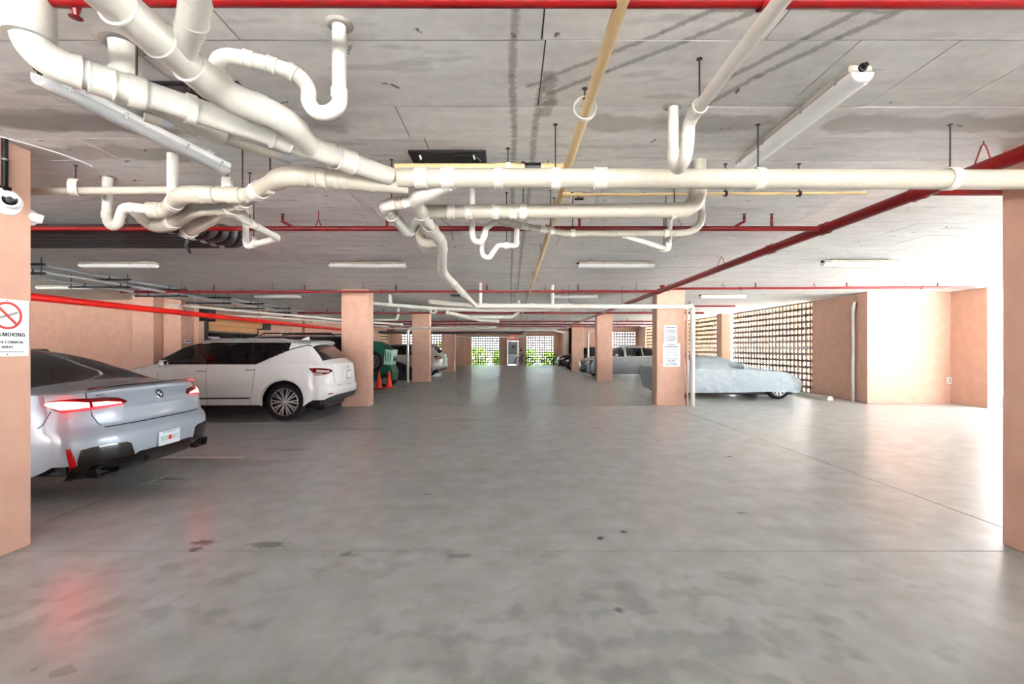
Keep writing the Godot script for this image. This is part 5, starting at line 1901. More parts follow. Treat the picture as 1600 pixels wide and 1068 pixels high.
func suv_kind(x: float, y: float, zone: int) -> String:
	if zone == 0:
		return "cladding" if y < 0.29 else "paint"
	if zone == 1:
		if x < 0.28 or x > 3.78:
			return "paint"
		# the glass line kicks up behind the rear door
		var low := 1.165 if x > 1.62 else 1.165 + (1.62 - x) * 0.478
		if x < 1.02:
			return "paint"
		if y < low:
			return "paint"
		if y < low + 0.02:
			return "window_trim"
		var rail := 1.595 if x < 2.6 else 1.595 - (x - 2.6) * 0.05
		if x > 3.0:
			rail = minf(rail, 1.56 - (x - 3.0) * 0.56)
		if y > rail:
			return "window_trim" if x > 2.9 else ("paint" if y > rail + 0.01 else "window_trim")
		if absf(x - 1.78) < 0.035 or absf(x - 2.62) < 0.06:
			return "window_trim"
		return "quarter_window" if x < 1.78 else ("rear_door_window" if x < 2.62 else "front_door_window")
	if x > 0.16 and x < 0.56:
		return "rear_window"
	if x > 3.12 and x < 3.92:
		return "windscreen"
	return "paint"

func suv(label: String, where: Vector3, turn: float, paint: Material, group := "") -> Array:
	var o := thing("sport_utility_vehicle", label, "car", where, group)
	o.rotation.y = turn
	var c := suv_spec()
	shell(o, c, {"paint": paint, "cladding": M.black_plastic, "quarter_window": M.window_dark, "rear_door_window": M.window_dark, "front_door_window": M.window_green, "rear_window": M.window_dark, "windscreen": M.window_green, "window_trim": M.black_gloss}, suv_kind)
	running_gear(o, c, 0.282)
	cabin(o, c, 1.0, 3.8)
	mirror(o, c, 3.42, 1.12, paint)
	handles(o, c, [[1.72, 1.045], [2.72, 1.02]], M.chrome)
	for s in [1.0, -1.0]:
		var edge := []
		for q in [[0.50, 1.535], [0.62, 1.555], [0.80, 1.522], [1.02, 1.452], [1.3, 1.32], [1.62, 1.168], [2.0, 1.168], [2.6, 1.168], [3.3, 1.168], [3.62, 1.16]]:
			edge.append(side_pt(c, q[0], q[1], s, 0.002))
		seam(o, edge, 0.014, M.black_gloss, "window_edging")
		var top := []
		for q in [[1.02, 1.46], [1.12, 1.55], [1.3, 1.60], [2.0, 1.60], [2.6, 1.597], [3.0, 1.562]]:
			top.append(side_pt(c, q[0], q[1], s, 0.002))
		seam(o, top, 0.012, M.black_gloss, "window_edging")
	# tail gate, lamps, bumper
	for s in [1.0, -1.0]:
		var l := band(o, "tail_light", c, 0, dense([[0.50, 1.0, 1.035], [0.62, 0.955, 1.06], [0.80, 0.935, 1.075], [0.95, 0.93, 1.08], [1.0, 0.945, 1.08], [1.10, 0.98, 1.08], [1.22, 1.02, 1.08], [1.36, 1.06, 1.078]], 4), s, 0.003, M.tail_red, 0.01)
		band(l, "clear_strip", c, 0, dense([[0.60, 0.985, 1.02], [0.80, 0.985, 1.035], [0.95, 0.99, 1.045]], 4), s, 0.015, M.tail_clear)
		band(l, "clear_strip", c, 0, dense([[0.78, 0.945, 0.965], [0.95, 0.94, 0.97], [1.0, 0.96, 0.985]], 4), s, 0.015, M.tail_clear)
		band(o, "lower_bumper", c, 0, dense([[0.0, 0.40, 0.52], [0.2, 0.40, 0.52], [0.42, 0.40, 0.51], [0.62, 0.36, 0.47], [0.78, 0.36, 0.40]], 4), s, 0.004, M.conduit_grey, 0.004)
		band(o, "reflector", c, 0, dense([[0.52, 0.535, 0.555], [0.66, 0.53, 0.553]], 4), s, 0.004, M.reflector_red)
		var gate := []
		for q in [[0.50, 1.13], [0.46, 0.95], [0.42, 0.80], [0.40, 0.74], [0.30, 0.70], [0.0, 0.69]]:
			gate.append(wrap_pt(c, 0, q[0], q[1], s, 0.0))
		seam(o, gate, 0.004)
		var tip := wrap_pt(c, 0, 0.56, 0.37, s, -0.02)
		var tp := MB.new()
		tp.lathe([[0.03, -0.1], [0.062, -0.1], [0.066, 0.02], [0.055, 0.022], [0.05, -0.06], [0.0, -0.06]], tip, Vector3(-0.85, -0.1, 0.45 * s).normalized(), 18, false, 0.6)
		part("tail_pipe", tp.done(), M.chrome, o)
		# door gaps and bright strip along the lower doors
		for x in [1.62, 2.62, 3.62]:
			var g := []
			for k in 9:
				var y := lerpf(0.29, 1.2 if x < 3.5 else 1.1, k / 8.0)
				g.append(side_pt(c, x + (0.12 * pow(1.0 - k / 8.0, 2) * (1 if x < 2 else -0.3)), y, s, -0.001))
			seam(o, g, 0.0035)
		var st := []
		for y in [0.44, 0.468, 0.474]:
			var row := []
			for k in 12:
				row.append(side_pt(c, lerpf(1.72, 3.42, k / 11.0), y + 0.012 * (1.0 - k / 11.0), s, 0.012 if y > 0.45 else 0.004))
			st.append(row)
		var sb := MB.new()
		sb.sheet(st, s < 0)
		part("door_strip", sb.done(), M.conduit_grey, o)
		# arch lip
		for w in c.wheels:
			var a := []
			for k in 19:
				var th := PI * (k / 18.0 * 1.12 - 0.06)
				var y: float = c.tyre + sin(th) * (c.arch + 0.035)
				if y > 0.27:
					a.append(side_pt(c, w - cos(th) * (c.arch + 0.035), y, s, 0.0))
			seam(o, a, 0.009, paint, "arch_lip")
		part("roof_rail", tube_mesh([side_pt(c, 1.0, 1.62, s, -0.03) + Vector3(0, 0.03, 0), side_pt(c, 1.2, 1.63, s, -0.03) + Vector3(0, 0.055, 0), side_pt(c, 2.6, 1.63, s, -0.03) + Vector3(0, 0.055, 0), side_pt(c, 2.85, 1.6, s, -0.03) + Vector3(0, 0.04, 0)], 0.012, 8), M.galvanized, o)
	# roof spoiler and fin
	var rows := []
	for q in [[0.80, 1.672], [0.58, 1.665], [0.50, 1.655], [0.50, 1.635], [0.62, 1.60]]:
		var row := []
		for k in 17:
			var z := (k / 8.0 - 1.0) * 0.64
			row.append(Vector3(q[0] + 0.10 * pow(absf(z) / 0.64, 3), q[1] - 0.05 * pow(absf(z) / 0.64, 2), z))
		rows.append(row)
	var sp := MB.new()
	sp.sheet(rows, true)
	part("spoiler", sp.done(), paint, o)
	var fin := MB.new()
	fin.prism(PackedVector2Array([Vector2(0, 0), Vector2(0.22, 0), Vector2(0.05, 0.075), Vector2(0.01, 0.08)]), 0.03, Transform3D(Basis.IDENTITY, Vector3(0.92, 1.668, -0.015)))
	part("antenna_fin", fin.done(), paint, o)
	part("plate_recess", cbox_mesh(Vector3(0.035, 0.80, -0.2), Vector3(0.06, 1.0, 0.2), 0.01), paint, o)
	var np := plate(o, Vector3(0.028, 0.905, 0.0), -1, M.sign_white)
	part("plate_frame", tube_mesh([Vector3(0.02, 0.825, -0.16), Vector3(0.02, 0.985, -0.16), Vector3(0.02, 0.985, 0.16), Vector3(0.02, 0.825, 0.16), Vector3(0.02, 0.825, -0.16)], 0.006, 6), M.black_plastic, np)
	part("badge", cbox_mesh(Vector3(0.052, 1.06, -0.05), Vector3(0.062, 1.085, 0.05), 0.004), M.chrome, o)
	return [o, c]

func white_suv() -> void:
	suv("white sport utility vehicle with black glass parked tail out beside the first left column", at(-3.62, 0, 10.27), PI, M.paint_white)

func boxy_kind(x: float, y: float, zone: int) -> String:
	if zone == 1 and x > 0.25 and x < 3.3:
		if y > 1.22 and y < 1.70 and absf(x - 1.3) > 0.06 and absf(x - 2.3) > 0.06:
			return "quarter_window" if x < 1.3 else ("rear_door_window" if x < 2.3 else "front_door_window")
	if zone == 2 and x > 2.95 and x < 3.6:
		return "windscreen"
	return "paint"

func nose_details(o: Node3D, c: Dictionary, y: float) -> void:
	for s in [1.0, -1.0]:
		var l := band(o, "headlight", c, 1, dense([[0.42, y - 0.06, y + 0.02], [0.6, y - 0.07, y + 0.05], [0.8, y - 0.06, y + 0.07], [0.95, y - 0.02, y + 0.08], [1.05, y + 0.03, y + 0.08]], 4), s, 0.004, M.tail_clear, 0.006)
		band(l, "lamp_eye", c, 1, dense([[0.55, y - 0.04, y + 0.02], [0.75, y - 0.035, y + 0.035]], 4), s, 0.012, M.chrome)
		band(o, "grille", c, 1, dense([[0.0, y - 0.26, y + 0.03], [0.2, y - 0.26, y + 0.03], [0.36, y - 0.22, y + 0.0]], 4), s, 0.004, M.black_gloss, 0.004)
		band(o, "grille_bar", c, 1, dense([[0.0, y - 0.03, y - 0.01], [0.36, y - 0.045, y - 0.025]], 6), s, 0.012, M.chrome)
		band(o, "grille_bar", c, 1, dense([[0.0, y - 0.15, y - 0.13], [0.34, y - 0.14, y - 0.12]], 6), s, 0.012, M.chrome)
		band(o, "bumper_intake", c, 1, dense([[0.0, y - 0.46, y - 0.33], [0.3, y - 0.46, y - 0.33], [0.7, y - 0.44, y - 0.36]], 5), s, 0.004, M.black_plastic, 0.003)
		band(o, "chin_trim", c, 1, dense([[0.0, y - 0.50, y - 0.475], [0.4, y - 0.5, y - 0.475], [0.85, y - 0.44, y - 0.42]], 5), s, 0.01, M.chrome)

func other_vehicles() -> void:
	# tall black off-roader behind the white car
	var o := thing("off_road_vehicle", "tall black box-shaped vehicle with roof bars behind the white car", "car", at(-4.5, 0, 13.45))
	o.rotation.y = PI
	var c := suv_spec()
	c.L = 4.75
	c.blend = 0.5
	c.cr = 0.12
	c.cf = 0.2
	c.step = 0.12
	c.wheels = [0.95, 3.75]
	c.top = [[0, 1.72], [0.1, 1.82], [0.5, 1.86], [1.5, 1.87], [2.6, 1.86], [2.95, 1.80], [3.2, 1.52], [3.5, 1.22], [3.7, 1.17], [4.5, 1.12], [4.75, 1.02]]
	c.belt = [[0, 1.16], [3.4, 1.16], [4.75, 1.0]]
	c.wr = [[0, 0.74], [2.8, 0.74], [3.5, 0.80], [4.75, 0.75]]
	c.rear = [[0.3, 0.05], [0.6, 0.0], [1.2, 0.02], [1.8, 0.10]]
	shell(o, c, {"paint": M.paint_black, "quarter_window": M.window_dark, "rear_door_window": M.window_dark, "front_door_window": M.window_dark, "windscreen": M.window_dark}, boxy_kind)
	running_gear(o, c, 0.25, "dark")
	mirror(o, c, 3.2, 1.2, M.black_plastic)
	nose_details(o, c, 0.92)
	for z in [-0.55, 0.55]:
		part("roof_bar", tube_mesh([Vector3(0.5, 1.85, z), Vector3(0.6, 1.91, z), Vector3(2.5, 1.91, z), Vector3(2.6, 1.84, z)], 0.018, 8), M.black_plastic, o)
	part("aerial", tube_mesh([Vector3(2.35, 1.86, 0.5), Vector3(2.2, 2.1, 0.52)], 0.005, 6), M.black_plastic, o)

	# silver vehicle on the left beyond the second column
	var r := suv("silver sport utility vehicle parked tail out beyond the tarpaulin", at(-3.30, 0, 23.6), PI, M.paint_silver)

	# grey saloon on the right, nose out
	var g := thing("car", "grey saloon parked nose out beyond the second right column", "car", at(8.35, 0, 23.2))
	g.rotation.y = PI
	g.scale = Vector3(0.9, 1.04, 0.96)
	var sc := saloon_spec()
	shell(g, sc, {"paint": M.paint_grey, "quarter_window": M.window_dark, "rear_door_window": M.window_dark, "front_door_window": M.window_dark, "rear_window": M.window_dark, "windscreen": M.window_dark, "window_trim": M.chrome}, saloon_kind)
	running_gear(g, sc, 0.25)
	cabin(g, sc, 1.5, 4.0)
	mirror(g, sc, 3.55, 1.03, M.paint_grey)
	handles(g, sc, [[1.95, 0.86], [3.0, 0.86]], M.chrome)
	nose_details(g, sc, 0.74)

	# maroon car further on
	var m := thing("car", "dark maroon car parked nose out behind the third right column", "car", at(8.0, 0, 31.0))
	m.rotation.y = PI
	m.scale = Vector3(0.9, 1.03, 0.95)
	shell(m, sc, {"paint": M.paint_maroon, "quarter_window": M.window_dark, "rear_door_window": M.window_dark, "front_door_window": M.window_dark, "rear_window": M.window_dark, "windscreen": M.window_dark, "window_trim": M.black_gloss}, saloon_kind)
	running_gear(m, sc, 0.25, "dark")
	nose_details(m, sc, 0.74)

func covered_car() -> void:
	var o := thing("covered_car", "low sports car under a fitted grey fabric cover beside the block screen", "car", at(4.12, 0, 14.15))
	var c := {
		"L": 4.62, "step": 0.05, "blend": 0.78, "tuck": 0.985, "ym": 0.5, "tyre": 0.33, "arch": 0.0, "wheels": [], "cr": 0.34, "cf": 0.42,
		"top": [[0, 0.94], [0.12, 1.0], [0.5, 1.03], [0.8, 1.06], [1.2, 1.18], [1.7, 1.255], [2.1, 1.25], [2.5, 1.15], [2.95, 0.96], [3.3, 0.90], [3.9, 0.83], [4.35, 0.74], [4.55, 0.66], [4.62, 0.60]],
		"belt": [[0, 0.88], [0.5, 0.93], [1.5, 0.88], [2.6, 0.86], [3.3, 0.83], [4.0, 0.76], [4.45, 0.65], [4.62, 0.55]],
		"crown": [[0, 0.03], [0.8, 0.03], [1.7, 0.09], [2.5, 0.06], [3.3, 0.03], [4.62, 0.02]],
		"wr": [[0, 0.70], [0.8, 0.66], [1.5, 0.52], [2.2, 0.54], [2.9, 0.68], [4.62, 0.55]],
		"ws": [[0, 0.82], [0.6, 0.88], [2.3, 0.86], [3.6, 0.88], [4.62, 0.72]],
		"wm": [[0, 0.89], [0.6, 0.93], [2.3, 0.91], [3.6, 0.93], [4.62, 0.80]],
		"sill": [[0, 0.24], [0.3, 0.20], [0.8, 0.19], [2.5, 0.20], [3.4, 0.22], [3.9, 0.21], [4.62, 0.18]],
		"rear": [[0.1, 0.14], [0.4, 0.08], [0.7, 0.02], [0.9, 0.0], [1.1, 0.04]],
		"front": [[0.1, 0.05], [0.4, 0.0], [0.6, 0.05], [0.8, 0.12]],
	}
	# one draped skin: the shape of the car beneath, slackened into folds
	var n := fnl(1.4, 61, 3)
	var fold := fnl(2.2, 62, 2)
	var fine := fnl(6.0, 64, 2)
	var slack := func(p: Vector3) -> Vector3:
		var q := n.get_noise_3d(p.x * 1.2, p.y * 2.0, p.z) * 0.03
		# ridges running down and forward from the mirrors and along the flank
		var a := p.x * 0.75 + p.y * 1.7
		q += 0.050 * absf(fold.get_noise_2d(a * 1.6, p.x * 0.35 + p.z * 0.3)) * clampf(1.4 - p.y, 0.2, 1.0)
		q += 0.022 * (0.5 - absf(fold.get_noise_2d(p.x * 1.1 + p.y * 3.4, p.x * 0.5 - p.y * 0.4)))
		q += fine.get_noise_3d(p.x * 0.6, p.y * 1.2, p.z) * 0.005
		var out := Vector3(0.0, 0.35 if p.y > 0.85 else 0.0, signf(p.z) if absf(p.z) > 0.4 else p.z * 2.0)
		return p + out * q
	var xs := stations(c)
	var rows := []
	for x in xs:
		var s := section(c, x)
		var half := []
		for p in s:
			half.append(Vector3(end_x(c, x, p[0], p[2]), p[0], p[1]))
		var row := []
		for p in half:
			row.append(slack.call(p))
		for k in range(half.size() - 2, -1, -1):
			row.append(slack.call(Vector3(half[k].x, half[k].y, -half[k].z)))
		rows.append(row)
	var b := MB.new()
	b.sheet(rows, true)
	for end in 2:
		var s := section(c, 0.0 if end == 0 else c.L)
		var ws := cv(c.ws, 0.0 if end == 0 else c.L)
		var caps := []
		for j in s.size():
			var lim := asin(clampf(pow(clampf(s[j][2], 0.0, 1.0), CURVE * 0.5), 0.0, 1.0))
			var wide: float = s[j][1] if j <= NS else ws
			var row := []
			for k in 29:
				row.append(slack.call(cap_pt(c, end, s[j][0], lim * (k / 14.0 - 1.0), wide)))
			caps.append(row)
		b.sheet(caps, end == 1)
	part("fabric_cover", b.done(), M.car_cover, o)
	# pockets for the mirrors
	for s in [1.0, -1.0]:
		var p := side_pt(c, 2.55, 0.93, s)
		var rr := []
		var spine := [p + Vector3(-0.30, 0.06, -0.10 * s), p + Vector3(-0.12, 0.05, 0.03 * s), p + Vector3(0.0, 0.06, 0.15 * s), p + Vector3(0.05, 0.05, 0.20 * s), p + Vector3(0.12, 0.0, 0.05 * s), p + Vector3(0.42, -0.12, -0.03 * s)]
		var m := MB.new()
		m.tube(spine, [0.01, 0.06, 0.085, 0.07, 0.06, 0.01], 12)
		part("mirror_pocket", m.done(), M.car_cover, o)
	for x in [0.85, 3.72]:
		for s in [1.0, -1.0]:
			wheel(o, x, 0.76 * s, 0.33, 0.24, "", s)
	part("underbody", cbox_mesh(Vector3(0.4, 0.12, -0.7), Vector3(4.2, 0.24, 0.7), 0.02), M.black_plastic, o)


# ---------------------------------------------------------------- signs, fittings and loose things

func face_x(x: float, y: float, d: float) -> Transform3D:
	# a board on a face that looks towards +x
	return Transform3D(Basis(Vector3(0, 0, -1), Vector3.UP, Vector3(1, 0, 0)), at(x, y, d))

func face_z(x: float, y: float, d: float) -> Transform3D:
	return Transform3D(Basis.IDENTITY, at(x, y, d))

func board(o: Node3D, called: String, w: float, h: float, deep: float, m: Material, t: Transform3D) -> MeshInstance3D:
	var b := MB.new()
	b.cbox(Vector3(w, h, deep), 0.003, t)
	return part(called, b.done(), m, o)

func off(t: Transform3D, x: float, y: float, z: float) -> Transform3D:
	return Transform3D(t.basis, t * Vector3(x, y, z))

func build_details() -> void:
	no_smoking()
	parking_signs()
	cameras()
	far_door()
	service_front()
	lines_and_stops()
	ceiling_panels()
	loose_things()
	bicycles()

func no_smoking() -> void:
	var o := thing("no_smoking_sign", "white no smoking sign with a red barred circle on the near column", "sign")
	var t := face_x(-3.643, 1.645, 3.29)
	board(o, "panel", 0.30, 0.415, 0.006, M.sign_white, t)
	var ring := MB.new()
	ring.lathe([[0.083, 0.0], [0.083, 0.0018], [0.100, 0.0018], [0.100, 0.0]], t * Vector3(0, 0.088, 0.003), Vector3.RIGHT, 40)
	part("ring", ring.done(), M.sign_red, o)
	var cig := off(t, 0.0, 0.088, 0.0036)
	cig.basis = t.basis * Basis(Vector3.BACK, 0.35)
	board(o, "cigarette", 0.15, 0.016, 0.001, M.putty, cig)
	var bar := off(t, 0.0, 0.088, 0.0045)
	bar.basis = t.basis * Basis(Vector3.BACK, -PI / 4)
	board(o, "bar", 0.175, 0.018, 0.0012, M.sign_red, bar)
	lettering("NO SMOKING", 0.028, M.ink, o, off(t, 0, -0.050, 0.0035), true)
	lettering("IN THE COMMON", 0.019, M.ink, o, off(t, 0, -0.105, 0.0035), true)
	lettering("AREAS", 0.019, M.ink, o, off(t, 0, -0.140, 0.0035), true)
	board(o, "small_print", 0.22, 0.004, 0.001, M.ink_blue, off(t, 0, -0.175, 0.0035))
	for p in [[0, 0.197], [0, -0.193]]:
		part("screw", lathe_mesh([[0.005, 0.0], [0.005, 0.003], [0.0, 0.004]], t * Vector3(p[0], p[1], 0.003), Vector3.RIGHT, 8), M.steel, o)

func parking_signs() -> void:
	var o := thing("parking_sign", "narrow white notice above the one-space parking sign", "sign")
	var t := face_z(4.128, 1.85, 11.744)
	board(o, "panel", 0.33, 0.455, 0.008, M.sign_white, t)
	var k := 0
	for y in [0.17, 0.10, 0.065, 0.03, -0.05, -0.085, -0.12, -0.16]:
		board(o, "print_line", [0.26, 0.28, 0.22, 0.28, 0.24, 0.27, 0.28, 0.2][k], 0.017, 0.0015, M.ink_blue, off(t, 0, y, 0.0045))
		k += 1
	o = thing("parking_sign", "larger white sign reading one parking space per condo unit, park outside", "sign")
	t = face_z(4.15, 1.312, 11.743)
	board(o, "panel", 0.445, 0.60, 0.008, M.sign_white, t)
	board(o, "print_line", 0.2, 0.014, 0.0015, M.ink_blue, off(t, 0, 0.262, 0.0045))
	board(o, "print_line", 0.36, 0.017, 0.0015, M.ink_blue, off(t, 0, 0.215, 0.0045))
	lettering("1 PARKING", 0.048, M.ink_blue, o, off(t, 0, 0.145, 0.004))
	lettering("SPACE PER", 0.048, M.ink_blue, o, off(t, 0, 0.065, 0.004))
	lettering("CONDO UNIT", 0.044, M.ink_blue, o, off(t, 0, -0.012, 0.004))
	board(o, "print_line", 0.34, 0.015, 0.0015, M.ink_blue, off(t, 0, -0.095, 0.0045))
	lettering("PARK", 0.056, M.ink_blue, o, off(t, 0, -0.155, 0.004), true)
	lettering("OUTSIDE", 0.054, M.ink_blue, o, off(t, 0, -0.24, 0.004), true)

func camera_body(o: Node3D, p: Vector3, dir: Vector3, r: float) -> void:
	part("base", lathe_mesh([[r * 1.75, -0.004], [r * 1.75, 0.018], [r * 1.6, 0.03], [r * 0.9, 0.04], [0.0, 0.042]], p, Vector3.RIGHT, 28, true), M.white_enamel, o)
	var q := p + Vector3.RIGHT * 0.05
	var m := MB.new()
	m.lathe([[0.0, -r * 1.2], [r * 0.6, -r * 1.1], [r * 0.95, -r * 0.6], [r, 0.0], [r, r * 1.2], [r * 0.93, r * 1.35], [r * 0.75, r * 1.35]], q, dir, 24, true)
	part("housing", m.done(), M.white_enamel, o)
	part("lens_ring", lathe_mesh([[r * 0.78, r * 1.30], [r * 0.74, r * 1.37], [r * 0.40, r * 1.33]], q, dir, 24), M.black_gloss, o)
	part("lens", lathe_mesh([[r * 0.40, r * 1.33], [r * 0.32, r * 1.40], [0.0, r * 1.44]], q, dir, 16, true), M.ink, o)

func cameras() -> void:
	var o := thing("security_camera", "white round security camera facing the aisle on the near column", "security camera", Vector3.ZERO, "cameras on the near column")
	camera_body(o, at(-3.648, 2.555, 3.285), Vector3(0.62, -0.06, 0.78).normalized(), 0.055)
	o = thing("security_camera", "smaller white camera peeping out behind the round one", "security camera", Vector3.ZERO, "cameras on the near column")
	camera_body(o, at(-3.70, 2.50, 3.485), Vector3(0.6, -0.2, -0.75).normalized(), 0.036)
	o = thing("wall_conduit", "short black conduit rising from the round camera to the ceiling", "conduit")
	part("pipe", tube_mesh([at(-3.635, 2.63, 3.27), at(-3.635, 3.0, 3.27)], 0.018, 10), M.strut_dark, o)
	part("strap", lathe_mesh([[0.018, -0.006], [0.024, -0.006], [0.024, 0.006], [0.018, 0.006]], at(-3.635, 2.85, 3.27), Vector3.UP, 10), M.steel, o)
	part("box", cbox_mesh(at(-3.65, 2.62, 3.24), at(-3.615, 2.66, 3.30), 0.004), M.strut_dark, o)
	o = thing("cable", "thin white cable looping across the ceiling from the near column", "cable")
	var pts := []
	for k in 12:
		var t := k / 11.0
		pts.append(at(-3.62 + 0.22 * sin(t * PI * 0.55), 2.992 - 0.02 * t, 3.2 + 0.5 * t))
	part("lead", tube_mesh(pts, 0.004, 6), M.white_enamel, o)

func far_door() -> void:
	var o := Node3D.new()
	o.name = "door_1"
	add_child(o)
	tag(o, "grey steel exit door with a push bar in the far wall", "door", "", "structure")
	var b := MB.new()
	b.box(at(-0.36, 0, 40.12), at(-0.27, 2.18, 40.4))
	b.box(at(0.63, 0, 40.12), at(0.72, 2.18, 40.4))
	b.box(at(-0.27, 2.09, 40.12), at(0.63, 2.18, 40.4))
	part("frame", b.done(), M.white_enamel, o)
	part("leaf", cbox_mesh(at(-0.265, 0.01, 40.2), at(0.625, 2.085, 40.25), 0.004), M.door_grey, o)
	part("push_bar", tube_mesh([at(-0.22, 0.98, 40.14), at(0.58, 0.98, 40.14)], 0.035, 10), M.steel, o)
	part("notice", cbox_mesh(at(0.12, 1.55, 40.19), at(0.26, 1.66, 40.2), 0.002), M.ink, o)
	part("kick_plate", cbox_mesh(at(-0.24, 0.03, 40.19), at(0.60, 0.9, 40.198), 0.002), M.galvanized, o)
	o = thing("exit_sign", "small red exit sign above the grey door", "exit sign", at(0.17, 2.46, 40.19))
	part("panel", cbox_mesh(Vector3(-0.19, -0.11, 0.0), Vector3(0.19, 0.11, 0.05), 0.008), M.exit_red, o)
	lettering("EXIT", 0.14, M.white_enamel, o, Transform3D(Basis.IDENTITY, Vector3(0, 0, 0.052)), true)
	o = thing("door_closer_box", "dark control box beside the grey exit door", "control box", at(0.9, 1.3, 40.19))
	part("case", cbox_mesh(Vector3(-0.06, -0.12, 0.0), Vector3(0.06, 0.12, 0.05), 0.006), M.black_plastic, o)
	part("cover", cbox_mesh(Vector3(-0.045, -0.10, 0.05), Vector3(0.045, 0.05, 0.06), 0.004), M.strut_dark, o)

func service_front() -> void:
	# the glazed front in the left wall with its roller shutter rolled up
	var o := Node3D.new()
	o.name = "window_1"
	add_child(o)
	tag(o, "dark glazed front in the left wall below a rolled-up tan shutter", "window", "", "structure")
	part("frame_post", cbox_mesh(at(-9.72, 0, 14.25), at(-9.58, 2.5, 14.42), 0.006), M.black_plastic, o)
	part("frame_post", cbox_mesh(at(-9.72, 0, 17.16), at(-9.58, 2.42, 17.3), 0.006), M.black_plastic, o)
	part("frame_head", cbox_mesh(at(-9.72, 1.97, 14.4), at(-9.6, 2.03, 17.2), 0.006), M.conduit_grey, o)
	part("frame_sill", cbox_mesh(at(-9.72, 0.0, 14.4), at(-9.6, 0.12, 17.2), 0.006), M.black_plastic, o)
	part("mullion", cbox_mesh(at(-9.71, 0.12, 16.2), at(-9.62, 1.98, 16.26), 0.006), M.black_plastic, o)
	part("pane", cbox_mesh(at(-9.68, 0.12, 14.42), at(-9.665, 1.97, 16.2), 0.002), M.window_dark, o)
	part("pane", cbox_mesh(at(-9.68, 0.12, 16.26), at(-9.665, 1.97, 17.16), 0.002), M.window_dark, o)
	part("sticker", cbox_mesh(at(-9.664, 1.80, 14.5), at(-9.66, 1.86, 15.1), 0.001), M.sign_white, o)
	# the room behind is closed off
	var r := MB.new()
	r.box(at(-12.0, 0, 14.2), at(-11.9, CEIL, 17.4))
	r.box(at(-12.0, 0, 17.4), at(-9.9, CEIL, 17.5))
	r.box(at(-12.0, 0, 14.61), at(-9.9, CEIL, 14.7))
	var room := solid("wall_service_room", r.done(), M.salmon_paint)
	tag(room, "inner walls of the small room behind the glazed front", "wall", "", "structure")
	o = thing("roller_shutter", "tan roller shutter box above the dark glazed front", "shutter")
	part("shutter_box", cbox_mesh(at(-9.66, 2.22, 14.45), at(-9.40, 2.46, 17.25), 0.02), M.tan_wood, o)
	for k in 3:
		part("slat", cbox_mesh(at(-9.58, 2.03 + k * 0.064, 14.46), at(-9.545, 2.09 + k * 0.064, 17.14), 0.008), M.tan_wood, o)
	part("motor_cover", cbox_mesh(at(-9.66, 2.18, 17.25), at(-9.34, 2.52, 17.75), 0.03), M.black_plastic, o)
	part("end_box", cbox_mesh(at(-9.66, 2.32, 14.02), at(-9.36, 2.74, 14.46), 0.02), M.black_plastic, o)
	part("pull_cord", tube_mesh([at(-9.45, 2.2, 17.5), at(-9.45, 1.1, 17.5)], 0.006, 5), M.rod_dark, o)
	o = thing("vent_cover", "white louvred vent high on the left wall beyond the shutter", "vent", at(-9.6, 2.0, 19.3))
	part("frame", cbox_mesh(Vector3(0, -0.16, -0.35), Vector3(0.04, 0.16, 0.35), 0.01), M.white_enamel, o)
	for k in 4:
		part("louvre", cbox_mesh(Vector3(0.036, -0.13 + k * 0.07, -0.3), Vector3(0.055, -0.09 + k * 0.07, 0.3), 0.004), M.conduit_grey, o)
	o = thing("wall_plate", "small white notice beside the dark glazed front", "notice", at(-9.745, 1.69, 13.72))
	part("panel", cbox_mesh(Vector3(0, -0.05, -0.13), Vector3(0.01, 0.05, 0.13), 0.003), M.sign_white, o)
	part("print_line", cbox_mesh(Vector3(0.01, -0.015, -0.09), Vector3(0.0115, 0.015, 0.09), 0.0005), M.ink_blue, o)

